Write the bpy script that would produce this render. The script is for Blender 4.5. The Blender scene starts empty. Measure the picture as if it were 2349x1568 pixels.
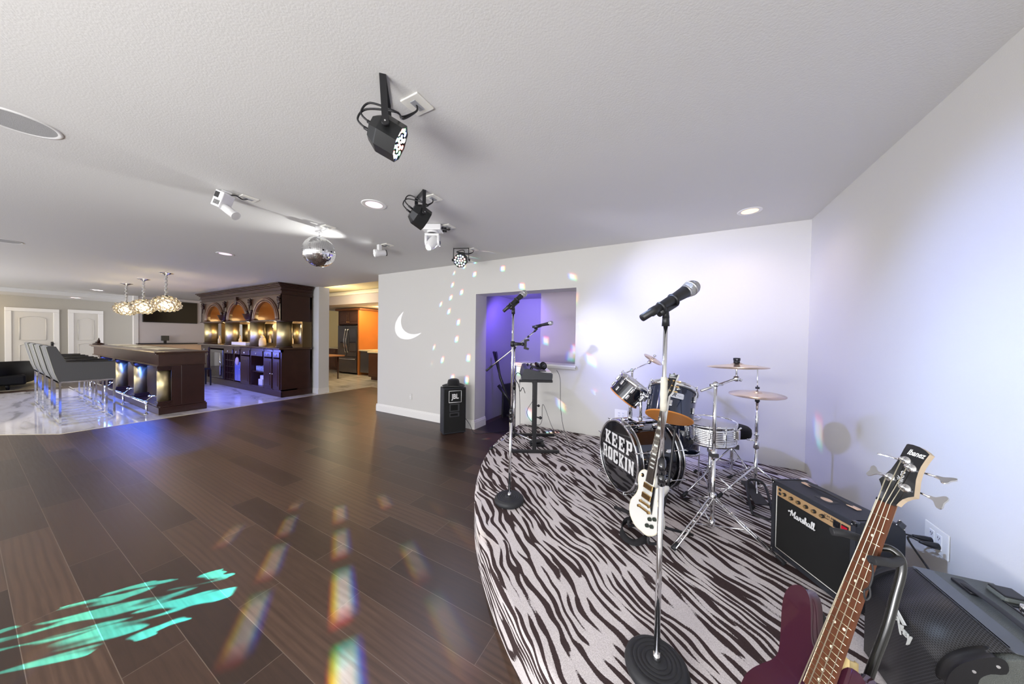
import bpy, bmesh, math, random
from mathutils import Vector as V, Matrix as M4, noise
random.seed(7)
PI=math.pi
S=bpy.context.scene; COL=S.collection
R_=math.radians
# ---------- camera, world, exposure ----------
cam=bpy.data.cameras.new('camera'); co=bpy.data.objects.new('camera',cam); COL.objects.link(co)
cr,cu,cf=V((.8766,.4810,.0152)),V((-.0207,.0062,.9998)),V((-.4805,.8769,-.0150))
cu=(cr.cross(cf)).normalized(); cr=cf.cross(cu).normalized(); cf.normalize()
co.matrix_world=M4(((cr.x,cu.x,-cf.x,0),(cr.y,cu.y,-cf.y,0),(cr.z,cu.z,-cf.z,1.45),(0,0,0,1)))
cam.sensor_width=36; cam.lens=36*698.6/2349; cam.clip_start=.02; cam.clip_end=100
S.camera=co
w=bpy.data.worlds.new('world'); S.world=w; w.use_nodes=True
bg=w.node_tree.nodes['Background']; bg.inputs[0].default_value=(.86,.87,.93,1); bg.inputs[1].default_value=2.6
S.view_settings.view_transform='Standard'; S.view_settings.look='None'; S.view_settings.gamma=1
S.view_settings.exposure=0.64; S.view_settings.use_curve_mapping=False
S.cycles.use_denoising=True; S.cycles.max_bounces=8; S.cycles.diffuse_bounces=5; S.cycles.glossy_bounces=4
S.cycles.transmission_bounces=6; S.cycles.transparent_max_bounces=8; S.cycles.sample_clamp_indirect=4; S.cycles.caustics_reflective=False; S.cycles.caustics_refractive=False
CZ=2.611; SZ=.2127; YB=3.9; XR=1.081
def aim(o,p,t):
    o.location=V(p); d=(V(t)-V(p)).normalized(); o.rotation_euler=d.to_track_quat('-Z','Y').to_euler()
def spot(name,p,t,power,col,ang,blend=.5,r=.03):
    l=bpy.data.lights.new(name,'SPOT'); l.energy=power; l.color=col; l.spot_size=R_(ang); l.spot_blend=blend; l.shadow_soft_size=r
    o=bpy.data.objects.new(name,l); COL.objects.link(o); aim(o,p,t); return o
def area(name,p,t,power,col,sx,sy=None,spread=180):
    l=bpy.data.lights.new(name,'AREA'); l.energy=power; l.color=col; l.size=sx; l.spread=R_(spread)
    if sy: l.shape='RECTANGLE'; l.size_y=sy
    o=bpy.data.objects.new(name,l); COL.objects.link(o); aim(o,p,t); return o
def point(name,p,power,col,r=.05):
    l=bpy.data.lights.new(name,'POINT'); l.energy=power; l.color=col; l.shadow_soft_size=r
    o=bpy.data.objects.new(name,l); COL.objects.link(o); o.location=p; return o
def gobo(o,build):
    l=o.data; l.use_nodes=True; nt=l.node_tree; em=nt.nodes.get('Emission') or nt.nodes.new('ShaderNodeEmission')
    tc=nt.nodes.new('ShaderNodeTexCoord'); sp=nt.nodes.new('ShaderNodeSeparateXYZ'); nt.links.new(tc.outputs['Normal'],sp.inputs[0])
    def m(op,a,b=None):
        n=nt.nodes.new('ShaderNodeMath'); n.operation=op
        for i,x in enumerate((a,b)):
            if x is None: continue
            if isinstance(x,(int,float)): n.inputs[i].default_value=x
            else: nt.links.new(x,n.inputs[i])
        return n.outputs[0]
    z=m('ABSOLUTE',sp.outputs[2]); u=m('DIVIDE',sp.outputs[0],z); v=m('DIVIDE',sp.outputs[1],z)
    build(nt,em,m,u,v)
# ---------- lights (at fixtures, plus added fill lights and stand-in spots) ----------
# round recessed downlights (the five in view plus unseen added fill lamps)
for x,y,c,p in ((-2.401,1.791,(1,.85,.92),22),(.532,3.417,(1,.8,.62),10),(-5.862,1.905,(1,.85,.9),22),(-14.466,1.932,(1,.85,.8),30)):
    spot('downlight',(x,y,CZ-.02),(x,y,0),p,c,150,.9,.07)
for x,y in ((-2.4,-1.6),(-5.9,-1.6),(-10,-1.0),(.0,-1.6),(-9.5,.3),(-12.5,.3)): spot('downlight',(x,y,CZ-.02),(x,y,0),34,(1,.95,.88),150,.9,.07)
# unseen fill panels added behind the camera to wash the ceiling
area('ceiling_fill',(-1.2,-2.6,.8),(-1.0,-.9,2.6),95,(1,.98,.95),2.0,.5)
area('ceiling_fill',(-12.5,-2.6,.8),(-12.0,-.6,2.6),55,(1,.97,.9),3,.5)
# stage lights
spot('par_beam',(-1.19,1.02,2.36),(1.08,1.90,1.40),250,(.36,.47,1),46,1,.05)
spot('par_beam',(-1.19,1.02,2.36),(1.08,1.75,1.0),90,(.55,.75,1),40,1,.05)
spot('par_beam',(-1.80,1.87,2.38),(.20,3.9,2.10),105,(.97,.94,1),34,1,.05)
spot('par_beam',(-1.80,1.87,2.38),(.35,3.9,1.25),190,(.25,.30,1),62,1,.05)
spot('moving_head_beam',(-2.33,2.34,2.36),(-.80,3.9,1.50),125,(.97,.96,1),25,1,.03)
spot('moving_head_beam',(-2.33,2.34,2.36),(-.55,3.9,1.05),110,(.25,.30,1),40,1,.03)
spot('par_beam',(-2.53,3.10,2.40),(-.9,.2,.6),30,(.7,.75,1),90,1,.05)
# pin spot grazing the ceiling
spot('pin_beam',(-3.46,2.54,2.42),(-4.3,-1.4,2.25),75,(1,1,.98),72,1,.012)
# added spot masked to a crescent, imitating a beam cut by the mirror ball
def crescent(nt,em,m,u,v):
    d1=m('SQRT',m('ADD',m('POWER',u,2),m('POWER',v,2))); uu=m('SUBTRACT',u,.048); vv=m('SUBTRACT',v,.030)
    d2=m('SQRT',m('ADD',m('POWER',uu,2),m('POWER',vv,2))); nt.links.new(m('MULTIPLY',m('MULTIPLY',m('LESS_THAN',d1,.108),m('GREATER_THAN',d2,.124)),1.0),em.inputs['Strength'])
o=spot('crescent_mask_beam',(-2.33,2.34,2.36),(-4.14,3.9,1.70),330,(.93,.93,1),16,.1,.004); gobo(o,crescent)
# patterned spots added to imitate mirror ball reflections
def facets(k,wu,wv,den,seed):
    def f(nt,em,m,u,v):
        a=m('MULTIPLY',u,k); b=m('MULTIPLY',v,k); b=m('ADD',b,m('MULTIPLY',m('POWER',u,2),k*.5)); fu,fv=m('FLOOR',a),m('FLOOR',b)
        cx=nt.nodes.new('ShaderNodeCombineXYZ'); nt.links.new(fu,cx.inputs[0]); nt.links.new(fv,cx.inputs[1]); cx.inputs[2].default_value=seed
        wn=nt.nodes.new('ShaderNodeTexWhiteNoise'); nt.links.new(cx.outputs[0],wn.inputs[0]); on=m('GREATER_THAN',wn.outputs[0],den)
        ru,rv=m('FRACT',a),m('FRACT',b); cc=nt.nodes.new('ShaderNodeCombineColor')
        for i,(ou,ov) in enumerate(((.53,.54),(.51,.47),(.46,.48))):
            du=m('ABSOLUTE',m('SUBTRACT',ru,ou)); dv=m('ABSOLUTE',m('SUBTRACT',rv,ov)); s=lambda d,w:m('SUBTRACT',1,m('MINIMUM',1,m('MULTIPLY',m('MAXIMUM',0,m('SUBTRACT',d,w*.5)),2/w)))
            nt.links.new(m('MULTIPLY',m('MULTIPLY',s(du,wu),s(dv,wv)),on),cc.inputs[i])
        nt.links.new(cc.outputs[0],em.inputs['Color']); em.inputs['Strength'].default_value=1
    return f
o=spot('ball_reflection',(-3.27,2.06,2.36),(-2.45,3.9,1.55),330,(1,1,1),75,.5,.01); gobo(o,facets(7.5,.13,.17,.52,1))
o=spot('ball_reflection',(-3.24,2.00,2.30),(-.7,4.0,.9),260,(1,1,1),50,.6,.01); gobo(o,facets(5,.11,.15,.5,4))
o=spot('ball_reflection',(-3.24,1.84,2.30),(-1.95,1.0,0),260,(1,.95,.9),46,.6,.01); gobo(o,facets(7,.15,.42,.25,3))
def rings(nt,em,m,u,v):
    r=m('SQRT',m('ADD',m('POWER',u,2),m('POWER',v,2))); an=m('ARCTAN2',v,u); nt.links.new(m('MULTIPLY',m('MULTIPLY',m('POWER',m('ABSOLUTE',m('SINE',m('MULTIPLY',r,3.6))),6),m('ADD',.6,m('MULTIPLY',.4,m('SINE',m('MULTIPLY',an,60))))),m('POWER',r,2.2)),em.inputs['Strength'])
o=spot('ball_reflection_up',(-3.44,1.895,2.515),(-3.44,1.895,2.7),.35,(1,1,1),168,.5,.003); gobo(o,rings)
# effect projector: turquoise leaf pattern on the floor
def leaves(nt,em,m,u,v):
    # long leaf shapes along the beam's far axis
    ca,sa=math.cos(.15),math.sin(.15)
    a=m('ADD',m('MULTIPLY',u,ca),m('MULTIPLY',v,sa)); b=m('SUBTRACT',m('MULTIPLY',v,ca),m('MULTIPLY',u,sa))
    cx=nt.nodes.new('ShaderNodeCombineXYZ'); nt.links.new(m('MULTIPLY',a,15),cx.inputs[0]); nt.links.new(m('MULTIPLY',b,75),cx.inputs[1])
    n=nt.nodes.new('ShaderNodeTexNoise'); n.inputs['Scale'].default_value=.55; n.inputs['Detail'].default_value=1; n.inputs['Distortion'].default_value=.6; nt.links.new(cx.outputs[0],n.inputs[0])
    e=m('MINIMUM',1,m('MULTIPLY',m('MAXIMUM',0,m('SUBTRACT',n.outputs[0],.455)),12))
    d=m('SQRT',m('ADD',m('POWER',m('MULTIPLY',a,.62),2),m('POWER',m('MULTIPLY',b,1.5),2))); d=m('ADD',d,m('MULTIPLY',m('SUBTRACT',n.outputs[0],.5),-.10)); nt.links.new(m('MULTIPLY',e,m('LESS_THAN',d,.112)),em.inputs['Strength'])
o=spot('effect_projector_beam',(-3.19,1.12,2.40),(-2.50,.38,0),3800,(.05,.78,.75),22,.1,.004); gobo(o,leaves)
# blue spot added at the moving head for the glow before the bar
spot('moving_head_beam',(-2.38,2.25,2.36),(-5.9,1.15,0),2600,(.02,.14,1),15,.8,.02)
# pendants
for x in (-8.87,-10.375,-11.79): point('pendant_glow',(x,1.99,1.98),16,(1,.78,.45),.08)
# back bar warm lamps
for x in (-8.7,-10.17,-11.66): point('bar_lamp',(x,3.85,1.66),8,(1,.66,.28),.10)
# blue led strips under the bar top and behind the bar
area('bar_led',(-10.5,1.72,.82),(-10.5,1.66,0),38,(.06,.16,1),4.6,.03)
area('back_bar_led',(-9.6,2.42,.9),(-9.6,3.3,0),45,(.18,.22,1),3.4,.03)
# kitchen
area('kitchen_lamp',(-9.6,7.0,2.44),(-10.2,7.6,0),34,(1,.72,.36),1.2,.5)
point('kitchen_downlight',(-9.35,7.35,2.42),25,(1,.66,.3),.05)
point('tray_glow',(-9.0,5.3,2.3),45,(1,.85,.55),.25)
point('left_room_lamp',(-17.2,-.3,2.2),14,(1,.72,.35),.1)
# recess
spot('recess_beam',(-2.4,4.3,2.1),(-2.5,5.2,1.2),28,(.22,.12,1),150,.6,.05)

# ---------- materials ----------
MATS={}
def nmat(name,color=(.5,.5,.5),rough=.5,metal=0,spec=.5,coat=0,emit=None,estr=0,trans=0,ior=1.45,noise_bump=0,nscale=200,alpha=1,cvar=0,cscale=20,coatr=.05,sheen=0,aniso=0):
    if name in MATS: return MATS[name]
    m=bpy.data.materials.new(name); m.use_nodes=True; nt=m.node_tree; b=nt.nodes['Principled BSDF']
    b.inputs['Base Color'].default_value=(*color,1); b.inputs['Roughness'].default_value=rough; b.inputs['Metallic'].default_value=metal
    b.inputs['Specular IOR Level'].default_value=spec; b.inputs['Coat Weight'].default_value=coat; b.inputs['Coat Roughness'].default_value=coatr
    b.inputs['Transmission Weight'].default_value=trans; b.inputs['IOR'].default_value=ior; b.inputs['Sheen Weight'].default_value=sheen
    if emit: b.inputs['Emission Color'].default_value=(*emit,1); b.inputs['Emission Strength'].default_value=estr
    tc=nt.nodes.new('ShaderNodeTexCoord')
    n=nt.nodes.new('ShaderNodeTexNoise'); n.inputs['Scale'].default_value=cscale; nt.links.new(tc.outputs['Object'],n.inputs[0])
    mx=nt.nodes.new('ShaderNodeMix'); mx.data_type='RGBA'; mx.blend_type='MULTIPLY'; mx.inputs[0].default_value=cvar
    mx.inputs[6].default_value=(*color,1); nt.links.new(n.outputs[0],mx.inputs[7]); nt.links.new(mx.outputs[2],b.inputs['Base Color'])
    if noise_bump:
        n2=nt.nodes.new('ShaderNodeTexNoise'); n2.inputs['Scale'].default_value=nscale; nt.links.new(tc.outputs['Object'],n2.inputs[0])
        bp=nt.nodes.new('ShaderNodeBump'); bp.inputs['Strength'].default_value=noise_bump; bp.inputs['Distance'].default_value=.002
        nt.links.new(n2.outputs[0],bp.inputs['Height']); nt.links.new(bp.outputs[0],b.inputs['Normal'])
    MATS[name]=m; return m
wall_m=nmat('wall_paint',(.62,.61,.58),.75,noise_bump=.15,nscale=150,spec=.25)
ceil_m=nmat('ceiling_paint',(.66,.655,.64),.85,noise_bump=.35,nscale=120,spec=.15)
trim_m=nmat('white_trim',(.8,.79,.76),.35)
door_m=nmat('door_paint',(.66,.64,.59),.4)
chrome=nmat('chrome',(.82,.83,.85),.08,1,noise_bump=.02,nscale=30)
brass_m=nmat('brass_sheet',(.78,.66,.36),.42,1,cvar=.3,cscale=8,noise_bump=.05,nscale=60)
gold=nmat('gold_plate',(.85,.58,.25),.2,1)
wood_dk=nmat('dark_stained_wood',(.045,.016,.012),.3,cvar=.5,cscale=6,coat=.12,coatr=.15)
wood_br=nmat('brown_carved_wood',(.09,.042,.024),.3,cvar=.5,cscale=6,coat=.4,coatr=.15)
blackp=nmat('black_plastic',(.012,.012,.014),.4,noise_bump=.1,nscale=400)
blackr=nmat('black_rubber',(.02,.021,.024),.55,noise_bump=.2,nscale=500)
blackg=nmat('black_gloss',(.008,.009,.012),.07,coat=1)
tolex=nmat('black_vinyl_cover',(.022,.024,.032),.5,noise_bump=1.0,nscale=700)
cloth_bk=nmat('black_grille_cloth',(.009,.009,.009),.9,noise_bump=.5,nscale=900)
white_m=nmat('white_plastic',(.78,.78,.77),.35)
white_pl=nmat('white_switch_plate',(.8,.79,.73),.4)
mirror=nmat('mirror_glass',(.92,.93,.94),.03,1)
steel=nmat('black_stainless',(.16,.16,.17),.22,.9)
fabric_g=nmat('grey_woven_fabric',(.13,.13,.13),.85,noise_bump=1,nscale=500,cvar=.4,cscale=300,sheen=.3)
leather_k=nmat('black_leather',(.004,.004,.004),.6,spec=.2,noise_bump=.3,nscale=100)
glass_m=nmat('clear_glass',(1,1,1),.02,trans=1,ior=1.3)
tan_m=nmat('tan_leather',(.62,.42,.28),.5)
cream=nmat('cream_binding',(.75,.7,.52),.4)
def lamp_mat(n,c,s): return nmat(n,(.9,.9,.9),.4,emit=c,estr=s)
# ---------- mesh helpers ----------
class MB:
    def __init__(s): s.v=[]; s.f=[]; s.m=[]; s.sm=[]; s.mats=[]; s.X=M4()
    def mi(s,mat):
        if mat not in s.mats: s.mats.append(mat)
        return s.mats.index(mat)
    def add(s,vs,fs,mat=None,smooth=False):
        b=len(s.v); s.v+= [s.X@V(p) for p in vs]; k=s.mi(mat)
        for f in fs: s.f.append([b+i for i in f]); s.m.append(k); s.sm.append(smooth)
        return s
    def box(s,c,d,mat=None,rot=None,bev=0):
        x,y,z=d[0]/2,d[1]/2,d[2]/2; R=rot or M4()
        if bev:
            q=min(bev,x*.99,y*.99,z*.99); vs=[];bm=bmesh.new(); bmesh.ops.create_cube(bm,size=1)
            for v in bm.verts: v.co=V((v.co.x*2*x,v.co.y*2*y,v.co.z*2*z))
            bmesh.ops.bevel(bm,geom=list(bm.edges),offset=q,segments=2,profile=.5,affect='EDGES')
            bm.verts.index_update(); vs=[V(c)+R.to_3x3()@v.co for v in bm.verts]; fs=[[v.index for v in f.verts] for f in bm.faces]; bm.free()
            return s.add(vs,fs,mat,False)
        vs=[V(c)+R.to_3x3()@V((i*x,j*y,k*z)) for i in(-1,1) for j in(-1,1) for k in(-1,1)]
        return s.add(vs,[(0,1,3,2),(4,6,7,5),(0,4,5,1),(2,3,7,6),(0,2,6,4),(1,5,7,3)],mat)
    def b2(s,a,b,mat=None,bev=0): return s.box([(a[i]+b[i])/2 for i in range(3)],[abs(a[i]-b[i]) for i in range(3)],mat,None,bev)
    def cyl(s,p0,p1,r0,r1=None,mat=None,n=16,cap=True,smooth=True):
        r1=r0 if r1 is None else r1; p0,p1=V(p0),V(p1); d=(p1-p0)
        q=d.to_track_quat('Z','Y').to_matrix(); a,b=q@V((1,0,0)),q@V((0,1,0))
        vs=[p0+r0*(math.cos(2*PI*i/n)*a+math.sin(2*PI*i/n)*b) for i in range(n)]+[p1+r1*(math.cos(2*PI*i/n)*a+math.sin(2*PI*i/n)*b) for i in range(n)]
        s.add(vs,[(i,(i+1)%n,n+(i+1)%n,n+i) for i in range(n)],mat,smooth)
        if cap: s.add(vs[:n],[list(range(n))[::-1]],mat); s.add(vs[n:],[list(range(n))],mat)
        return s
    def tube(s,pts,r,mat=None,n=8,flat=None):
        pts=[V(p) for p in pts]; L=len(pts); vs=[]; up=V((0,0,1)); prev=None
        for i,p in enumerate(pts):
            t=(pts[min(i+1,L-1)]-pts[max(i-1,0)]).normalized()
            if prev is None:
                a=t.cross(up if abs(t.z)<.95 else V((1,0,0))).normalized()
            else: a=(prev-t*prev.dot(t)).normalized()
            prev=a; b=t.cross(a); rr=r[i] if isinstance(r,(list,tuple)) else r
            ra,rb=(rr,rr) if flat is None else (rr,rr*flat)
            vs+=[p+ra*math.cos(2*PI*k/n)*a+rb*math.sin(2*PI*k/n)*b for k in range(n)]
        fs=[(i*n+k,i*n+(k+1)%n,(i+1)*n+(k+1)%n,(i+1)*n+k) for i in range(L-1) for k in range(n)]
        s.add(vs,fs,mat,True); s.add(vs[:n],[list(range(n))[::-1]],mat); s.add(vs[-n:],[list(range(n))],mat); return s
    def lathe(s,prof,o=(0,0,0),ax=(0,0,1),mat=None,n=24,smooth=True,ang=2*PI,sx=1):
        o=V(o); q=V(ax).normalized().to_track_quat('Z','Y').to_matrix(); vs=[]
        full=abs(ang-2*PI)<1e-6; k=n if full else n+1
        for r,z in prof: vs+=[o+q@V((r*math.cos(ang*i/n)*sx,r*math.sin(ang*i/n),z)) for i in range(k)]
        fs=[(j*k+i,j*k+(i+1)%k,(j+1)*k+(i+1)%k,(j+1)*k+i) for j in range(len(prof)-1) for i in range(n)]
        s.add(vs,fs,mat,smooth); return s
    def prism(s,poly,t,mat=None,fr=None,bev=0,side=None):
        # poly in local XY, thickness t along Z (from 0 to t), frame matrix fr
        F=fr or M4(); n=len(poly)
        if bev:
            c=V((sum(p[0] for p in poly)/n,sum(p[1] for p in poly)/n))
            def off(d):
                out=[]
                for i in range(n):
                    a,b,cc=V(poly[i-1]),V(poly[i]),V(poly[(i+1)%n]); e1=(b-a).normalized(); e2=(cc-b).normalized()
                    nn=V((-(e1.y+e2.y),e1.x+e2.x)); nn=nn.normalized() if nn.length>1e-6 else V((0,0)); out.append(b+nn*d)
                return out
            rings=[(off(bev),0),(poly,bev),(poly,t-bev),(off(bev*.3),t-bev*.3),(off(bev),t)]
        else: rings=[(poly,0),(poly,t)]
        vs=[]
        for pl,z in rings: vs+=[F@V((p[0],p[1],z)) for p in pl]
        fs=[(j*n+i,j*n+(i+1)%n,(j+1)*n+(i+1)%n,(j+1)*n+i) for j in range(len(rings)-1) for i in range(n)]
        s.add(vs,fs,side or mat,bool(bev)); s.add(vs[:n],[list(range(n))[::-1]],mat); s.add(vs[-n:],[list(range(n))],mat); return s
    def sph(s,c,r,mat=None,n=12,m=8,sc=(1,1,1),smooth=True):
        c=V(c); vs=[]; fs=[]
        for j in range(m+1):
            t=PI*j/m
            for i in range(n): vs.append(c+V((r*sc[0]*math.sin(t)*math.cos(2*PI*i/n),r*sc[1]*math.sin(t)*math.sin(2*PI*i/n),r*sc[2]*math.cos(t))))
        for j in range(m):
            for i in range(n): fs.append((j*n+i,(j+1)*n+i,(j+1)*n+(i+1)%n,j*n+(i+1)%n))
        return s.add(vs,fs,mat,smooth)
    def torus(s,c,R,r,ax=(0,0,1),mat=None,n=32,k=8,a0=0,a1=2*PI):
        q=V(ax).normalized().to_track_quat('Z','Y').to_matrix(); full=abs(a1-a0-2*PI)<1e-6
        pts=[V(c)+q@V((R*math.cos(a0+(a1-a0)*i/n),R*math.sin(a0+(a1-a0)*i/n),0)) for i in range(n+(0 if full else 1))]
        if not full: return s.tube(pts,r,mat,k)
        vs=[]
        for i in range(n):
            a=2*PI*i/n+a0; e=q@V((math.cos(a),math.sin(a),0)); zz=q@V((0,0,1))
            vs+=[V(c)+e*R+r*(math.cos(2*PI*j/k)*e+math.sin(2*PI*j/k)*zz) for j in range(k)]
        return s.add(vs,[(i*k+j,((i+1)%n)*k+j,((i+1)%n)*k+(j+1)%k,i*k+(j+1)%k) for i in range(n) for j in range(k)],mat,True)
    def build(s,name,mat=None,parent=None,world=False,mods=None):
        vs=s.v
        if parent is not None and world:
            I=WM[parent.name].inverted(); vs=[I@p for p in vs]
        me=bpy.data.meshes.new(name); me.from_pydata([tuple(p) for p in vs],[],s.f)
        mats=list(s.mats) or [None]
        for i,m in enumerate(mats): me.materials.append(m or mat)
        me.polygons.foreach_set('material_index',s.m); me.polygons.foreach_set('use_smooth',s.sm); me.update()
        bm=bmesh.new(); bm.from_mesh(me); bmesh.ops.remove_doubles(bm,verts=bm.verts,dist=1e-5); bmesh.ops.recalc_face_normals(bm,faces=bm.faces); bm.to_mesh(me); bm.free()
        o=bpy.data.objects.new(name,me); COL.objects.link(o)
        if parent is not None: o.parent=parent; WM[o.name]=WM[parent.name]
        else: WM[o.name]=M4()
        return o
WM={}
def tag(o,label=None,cat=None,group=None,kind=None):
    for k,x in (('label',label),('category',cat),('group',group),('kind',kind)):
        if x: o[k]=x
    return o
def thing(name,label,cat,loc=(0,0,0),rz=0,group=None,mat=None):
    o=bpy.data.objects.new(name,None); COL.objects.link(o); o.empty_display_size=.05
    Mx=mat if mat is not None else M4.Translation(V(loc))@M4.Rotation(rz,4,'Z')
    o.matrix_world=Mx; WM[o.name]=Mx.copy(); return tag(o,label,cat,group)
def struct(name,mb,mat): return tag(mb.build(name,mat),kind='structure')
def dup(o,loc=None,rz=None,label=None,parent=None):
    c=o.copy(); COL.objects.link(c)
    if parent is not None: c.parent=parent
    for ch in list(o.children): dup(ch,parent=c)
    if parent is None:
        c.location=loc
        if rz is not None: c.rotation_euler=(0,0,rz)
        if label: c['label']=label
    return c
def text(name,s,size,fr,parent,mat,ext=.001,bold=0,shear=0,sx=1,align='CENTER',space=1,world=False):
    cu_=bpy.data.curves.new(name,'FONT'); cu_.body=s; cu_.size=size; cu_.extrude=ext; cu_.align_x=align; cu_.align_y='CENTER'
    cu_.offset=bold; cu_.shear=shear; cu_.space_character=space; cu_.materials.append(mat); cu_.resolution_u=3
    tmp=bpy.data.objects.new(name+'_t',cu_); COL.objects.link(tmp); bpy.context.view_layer.update()
    me=bpy.data.meshes.new_from_object(tmp.evaluated_get(bpy.context.evaluated_depsgraph_get())); bpy.data.objects.remove(tmp); bpy.data.curves.remove(cu_)
    o=bpy.data.objects.new(name,me); COL.objects.link(o)
    F=fr@M4.Diagonal((sx,1,1,1))
    if world: F=WM[parent.name].inverted()@F
    me.transform(F); o.parent=parent; WM[o.name]=WM[parent.name]; return o
def frame(o,x,z,y=None):
    # frame matrix: local X along x, local Z along z
    z=V(z).normalized(); x=V(x); x=(x-z*x.dot(z)).normalized(); y=z.cross(x)
    return M4(((x.x,y.x,z.x,o[0]),(x.y,y.y,z.y,o[1]),(x.z,y.z,z.z,o[2]),(0,0,0,1)))
def spline(pts,n=8,closed=False):
    P=[V(p) for p in pts]; L=len(P); out=[]
    rng=range(L) if closed else range(L-1)
    for i in rng:
        g=lambda k:P[k%L] if closed else P[max(0,min(L-1,k))]
        a,b,c,d=g(i-1),g(i),g(i+1),g(i+2)
        for k in range(n):
            t=k/n; out.append(.5*((2*b)+(c-a)*t+(2*a-5*b+4*c-d)*t*t+(-a+3*b-3*c+d)*t**3))
    if not closed: out.append(P[-1])
    return out
def rrect(w,h,r,n=4):
    o=[]
    for cx,cy,a in((w/2-r,h/2-r,0),(-w/2+r,h/2-r,90),(-w/2+r,-h/2+r,180),(w/2-r,-h/2+r,270)):
        for i in range(n+1): t=R_(a+90*i/n); o.append((cx+r*math.cos(t),cy+r*math.sin(t)))
    return o
# ---------- setting: floors ----------
def node_mat(name):
    m=bpy.data.materials.new(name); m.use_nodes=True; nt=m.node_tree; return m,nt,nt.nodes['Principled BSDF']
def N(nt,t,**k):
    n=nt.nodes.new('ShaderNode'+t)
    for a,b in k.items():
        if a.startswith('i_'): n.inputs[a[2:].replace('_',' ')].default_value=b
        else: setattr(n,a,b)
    return n
def ramp(nt,stops,interp='LINEAR'):
    r=nt.nodes.new('ShaderNodeValToRGB'); r.color_ramp.interpolation=interp; e=r.color_ramp.elements
    while len(e)<len(stops): e.new(.5)
    for i,(p,c) in enumerate(stops): e[i].position=p; e[i].color=(*c,1) if len(c)==3 else c
    return r
def mp(nt,src,loc=(0,0,0),rot=(0,0,0),sc=(1,1,1)):
    m=nt.nodes.new('ShaderNodeMapping'); m.inputs[1].default_value=loc; m.inputs[2].default_value=rot; m.inputs[3].default_value=sc
    nt.links.new(src,m.inputs[0]); return m.outputs[0]
def mixc(nt,t,fac,a,b):
    n=nt.nodes.new('ShaderNodeMix'); n.data_type='RGBA'; n.blend_type=t
    for i,x in ((0,fac),(6,a),(7,b)):
        if hasattr(x,'links'): nt.links.new(x,n.inputs[i])
        else: n.inputs[i].default_value=x
    return n.outputs[2]
# dark planks
m,nt,b=node_mat('dark_oak_planks'); wood_floor=m; L=nt.links.new
tc=N(nt,'TexCoord').outputs['Object']
br=N(nt,'TexBrick',offset=.37,offset_frequency=2); L(mp(nt,tc,(0.3,.061,0)),br.inputs[0])
br.inputs['Color1'].default_value=(0,0,0,1); br.inputs['Color2'].default_value=(1,1,1,1); br.inputs['Mortar'].default_value=(.5,.5,.5,1)
br.inputs['Scale'].default_value=1; br.inputs['Mortar Size'].default_value=.0015; br.inputs['Mortar Smooth'].default_value=.2; br.inputs['Brick Width'].default_value=1.25; br.inputs['Row Height'].default_value=.192
r1=ramp(nt,[(0,(.034,.0185,.0115)),(.5,(.060,.033,.0205)),(1,(.094,.054,.034))]); L(br.outputs[0],r1.inputs[0])
g1=N(nt,'TexNoise',i_Scale=1,i_Detail=6,i_Roughness=.65); L(mp(nt,tc,sc=(3,60,1)),g1.inputs[0])
wv=N(nt,'TexWave',wave_type='BANDS',bands_direction='Y',i_Scale=4,i_Distortion=7,i_Detail=1); wv.inputs['Detail Scale'].default_value=.5; wa=N(nt,'VectorMath',operation='ADD'); wb=N(nt,'VectorMath',operation='SCALE'); wb.inputs['Scale'].default_value=13; L(br.outputs[0],wb.inputs[0]); L(mp(nt,tc,sc=(.5,2.2,1)),wa.inputs[0]); L(wb.outputs[0],wa.inputs[1]); L(wa.outputs[0],wv.inputs[0])
gg=ramp(nt,[(.3,(.62,.6,.58)),(.7,(1.15,1.12,1.1))]); L(g1.outputs[0],gg.inputs[0])
c=mixc(nt,'MULTIPLY',.8,r1.outputs[0],gg.outputs[0])
wr=ramp(nt,[(0,(.72,.7,.68)),(.6,(1.1,1.1,1.1))]); L(wv.outputs[0],wr.inputs[0]); wm=N(nt,'MapRange'); L(br.outputs[0],wm.inputs[0]); wm.inputs[1].default_value=.55; wm.inputs[2].default_value=.7; wm.inputs[4].default_value=.6; c=mixc(nt,'MULTIPLY',wm.outputs[0],c,wr.outputs[0])
mt=N(nt,'Math',operation='MULTIPLY'); L(br.outputs['Fac'],mt.inputs[0]); mt.inputs[1].default_value=.8
c=mixc(nt,'MIX',mt.outputs[0],c,(.16,.12,.09,1)); L(c,b.inputs['Base Color'])
b.inputs['Roughness'].default_value=.3; b.inputs['Specular IOR Level'].default_value=.5
rr=N(nt,'MapRange'); L(g1.outputs[0],rr.inputs[0]); rr.inputs[3].default_value=.3; rr.inputs[4].default_value=.48; L(rr.outputs[0],b.inputs['Roughness'])
bp=N(nt,'Bump'); bp.inputs['Strength'].default_value=.12; bp.inputs['Distance'].default_value=.001
ad=N(nt,'Math',operation='ADD'); L(wv.outputs[0],ad.inputs[0]); L(g1.outputs[0],ad.inputs[1]); L(ad.outputs[0],bp.inputs['Height']); L(bp.outputs[0],b.inputs['Normal'])
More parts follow.
